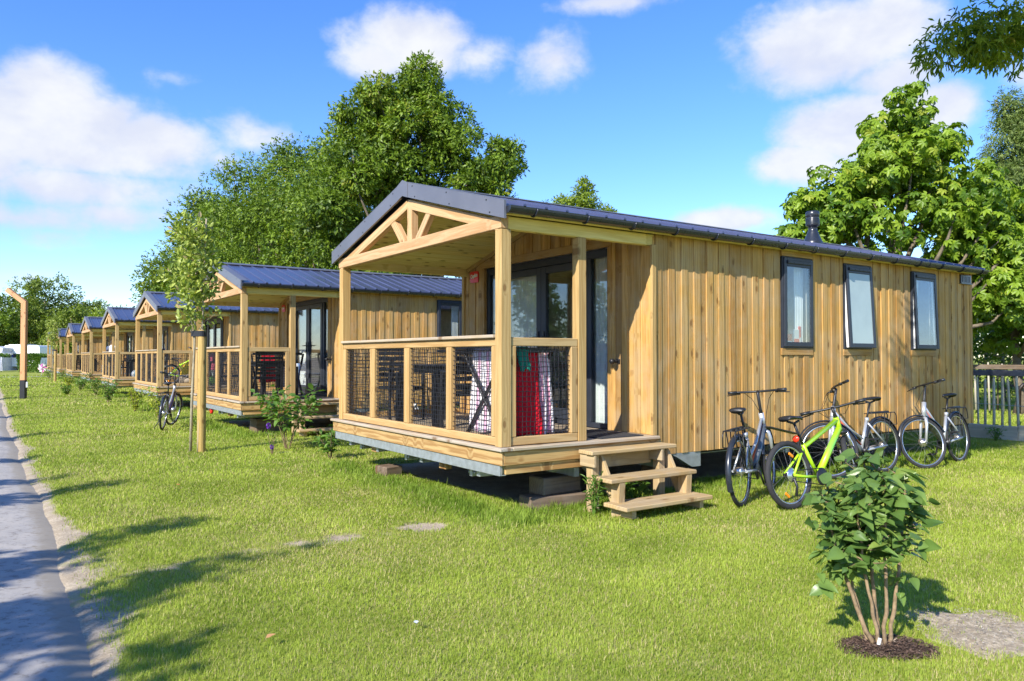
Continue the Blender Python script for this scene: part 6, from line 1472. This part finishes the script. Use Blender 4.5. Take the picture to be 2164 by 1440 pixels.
pp = porch(4, .98, .34); person(pp, R(-118), 'dark-haired person in a white T-shirt standing at the side rail of the fifth porch', 'tee')
pp = porch(6, .95, .6); person(pp, R(-150), 'person in dark clothes standing on the seventh porch, barely visible between posts', 'navy', 1.6, arms='down')
def horse():
    t = empty('horse', (18.2, 6.55, 0), R(-96), 'dark brown horse standing behind the paling fence at the right edge, rump towards the cabin', 'horse')   # faces +x
    J = []; E = []
    def j(p, r, par=None):
        J.append((p, r)); i = len(J) - 1
        if par is not None: E.append((par, i))
        return i
    # small horse, withers about 1.15 m
    a = j((-.30, 0, .84), (.23, .25)); b = j((0, 0, .80), (.25, .26), a); c = j((.30, 0, .82), (.22, .26), b); rp = j((-.52, 0, .86), (.17, .19), a); n1 = j((.52, 0, .98), (.12, .17), c); n2 = j((.72, 0, 1.05), (.085, .13), n1); h1 = j((.90, 0, 1.05), (.075, .10), n2); h2 = j((1.08, 0, .92), (.055, .065), h1); j((1.17, 0, .84), (.05, .05), h2)
    for s in (-1, 1): e = j((.86, s * .05, 1.15), .022, h1); j((.86, s * .06, 1.22), .010, e)
    for s in (-1, 1):
        st = j((-.42, s * .11, .64), (.10, .13), rp); kn = j((-.34, s * .12, .52), .075, st); hk = j((-.54, s * .12, .36), .045, kn); fe = j((-.52, s * .12, .12), .032, hk); j((-.49, s * .12, .03), .045, fe)
        sh = j((.36, s * .11, .60), (.075, .10), c); k2 = j((.38, s * .115, .36), .042, sh); f2 = j((.37, s * .115, .12), .030, k2); j((.40, s * .115, .03), .044, f2)
    skinned('body', J, E, M['horse'], t, 2)
    tl = MB(); tl.tube([(-.68, 0, .92), (-.78, 0, .80), (-.80, .01, .55), (-.77, 0, .28)], [.035, .05, .055, .02], 8); tl.build('tail', M['hair'], t); mn = MB()
    for k in range(9): x = .48 + .05 * k; z = 1.15 + .012 * k; mn.tube([(x, 0, z), (x - .02, .07, z - .06), (x - .03, .09, z - .18)], [.02, .018, .008], 5)
    mn.build('mane', M['hair'], t)
horse()

# ------------------------------------------------------------------ camera, light, sky
cam = bpy.data.cameras.new('camera'); cam.sensor_width = 36; cam.lens = 1607 / 2164 * 36; cam.clip_end = 3000; cam.clip_start = .05
co = bpy.data.objects.new('camera', cam); COL.objects.link(co); co.location = (0, 0, 1.5); co.rotation_euler = Euler((PI / 2 + math.atan(34.5 / 1607), 0, -R(34.5)), 'XYZ'); SC.camera = co
cam.dof.use_dof = True; cam.dof.focus_distance = 9.0; cam.dof.aperture_fstop = 6.3
sl = bpy.data.lights.new('sun', 'SUN'); sl.energy = 5.0; sl.angle = R(.53); sl.color = (1, .94, .84); so = bpy.data.objects.new('sun', sl); COL.objects.link(so); so.rotation_euler = SUN_TRAVEL.to_track_quat('-Z', 'Y').to_euler()
w = bpy.data.worlds.new('World'); SC.world = w; w.use_nodes = True; nt = w.node_tree; nt.nodes.clear(); g = G(nt)
sky = g.n('TexSky', sky_type='NISHITA'); sky.sun_disc = False; sky.sun_elevation = math.asin(-SUN_TRAVEL.z); sky.sun_rotation = math.atan2(-SUN_TRAVEL.x, -SUN_TRAVEL.y) % (2 * PI); sky.air_density = 1.0; sky.dust_density = .12; sky.ozone_density = 2.5
dirv = g.n('TexCoord').outputs['Generated']; sp = g.n('SeparateXYZ'); g.set(sp.inputs[0], dirv)
az = g.math('ARCTAN2', sp.outputs[0], sp.outputs[1]); el = g.math('ARCSINE', sp.outputs[2])
def azel(u, v):
    a = R(34.5); p = math.atan(34.5 / 1607); x, y = (u - 1082) / 1607, -(v - 720) / 1607
    f = (math.sin(a) * math.cos(p), math.cos(a) * math.cos(p), math.sin(p)); r_ = (math.cos(a), -math.sin(a), 0); up = (-math.sin(a) * math.sin(p), -math.cos(a) * math.sin(p), math.cos(p))
    d = Vector([f[i] + r_[i] * x + up[i] * y for i in range(3)]).normalized(); return math.atan2(d.x, d.y), math.asin(d.z)
hs = g.n('HueSaturation'); hs.inputs['Saturation'].default_value = 1.24; hs.inputs['Hue'].default_value = .505; g.set(hs.inputs['Color'], sky.outputs[0]); skyc = g.mix(1.0, hs.outputs[0], (.96, 1.02, 1.24), 'MULTIPLY')
n1 = g.noise(g.vmath('MULTIPLY', dirv, (1, 1, 1.5)), 4.2, 7, .56, .15); n2 = g.noise(g.vmath('MULTIPLY', dirv, (1, 1, 1.6)), 14, 7, .58, .2)
def blob(u, v, du, dv, k):
    a0, e0 = azel(u, v); a1, _ = azel(u + du, v); _, e1 = azel(u, v - dv)
    x = g.math('DIVIDE', g.math('SUBTRACT', az, a0), abs(a1 - a0)); y = g.math('DIVIDE', g.math('SUBTRACT', el, e0), abs(e1 - e0))
    return g.math('MULTIPLY', g.math('SUBTRACT', 1.35, g.math('SQRT', g.math('ADD', g.math('MULTIPLY', x, x), g.math('MULTIPLY', y, y)))), k)
dens = None
CLOUDS = [(108, 215, 120, 95, 1.0), (30, 255, 150, 105, 1.0), (190, 265, 130, 70, 1.0), (310, 300, 140, 60, 1.0), (-60, 300, 160, 120, 1.0), (120, 320, 300, 45, .9), (120, 395, 290, 55, .62), (30, 460, 230, 45, .60), (240, 455, 130, 40, .55), (90, 500, 110, 30, .5), (540, 285, 90, 50, .50), (470, 340, 60, 30, .45), (345, 160, 50, 12, .12), (60, 590, 100, 20, .40),
    (880, 85, 140, 75, 1.0), (800, 125, 80, 50, .9), (1010, 115, 90, 50, .62), (1170, 130, 85, 75, .75), (1290, 6, 140, 26, .6), (1740, 95, 190, 95, .95), (1860, 60, 130, 70, .85), (1630, 130, 80, 45, .6), (1890, 160, 120, 55, .6), (1800, 270, 170, 70, 1.0), (1690, 345, 100, 45, .9), (1990, 228, 95, 52, 1.0), (1520, 467, 110, 30, .95), (2160, 160, 60, 55, .6)]
for c in CLOUDS:
    b = blob(*c); dens = b if dens is None else g.math('MAXIMUM', dens, b)
# a few more clouds in the rest of the sky
rest = g.math('SUBTRACT', g.math('MULTIPLY', g.noise(dirv, 2.2, 4, .55), 2.0), 1.25); behind = g.maprange(g.math('ABSOLUTE', g.math('SUBTRACT', az, R(34.5))), .75, 1.1)
dens = g.math('MAXIMUM', dens, g.math('SUBTRACT', g.math('MULTIPLY', g.math('ADD', rest, 1.0), behind), 1.0))
q = g.math('ADD', dens, g.math('ADD', g.math('MULTIPLY', g.math('SUBTRACT', n1, .5), 1.15), g.math('MULTIPLY', g.math('SUBTRACT', n2, .5), 1.05)))
n4 = g.noise(dirv, 38, 5, .6, .2); q = g.math('ADD', q, g.math('MULTIPLY', g.math('SUBTRACT', n4, .5), .45)); cov = g.maprange(q, .02, .74); body = g.maprange(q, .35, 1.0)
n3 = g.noise(g.vmath('ADD', g.vmath('MULTIPLY', dirv, (1, 1, 1.5)), (0, 0, .05)), 4.2, 5, .56, .15)
lit = g.maprange(g.math('SUBTRACT', n1, n3), -.10, .10)
lit = g.math('ADD', g.math('MULTIPLY', lit, .75), g.math('MULTIPLY', g.maprange(n2, .35, .65), .25)); cl_lit = g.mix(lit, (3.3, 3.5, 4.2), (4.4, 4.45, 4.5)); ccol = g.mix(body, g.mix(.35, cl_lit, (3.1, 3.6, 4.6)), cl_lit)
fin = g.mix(g.math('MULTIPLY', cov, .95), skyc, ccol)
bg = g.n('Background'); g.set(bg.inputs[0], fin); bg.inputs[1].default_value = .146; ow = g.n('OutputWorld'); nt.links.new(bg.outputs[0], ow.inputs[0])
SC.view_settings.view_transform = 'Standard'; SC.view_settings.look = 'None'; SC.view_settings.exposure = 0.62; SC.view_settings.gamma = 1.0
cy = SC.cycles; cy.max_bounces = 7; cy.diffuse_bounces = 3; cy.glossy_bounces = 3; cy.transmission_bounces = 4; cy.transparent_max_bounces = 12; cy.caustics_reflective = False; cy.caustics_refractive = False; cy.sample_clamp_indirect = 6
cy.use_denoising = True
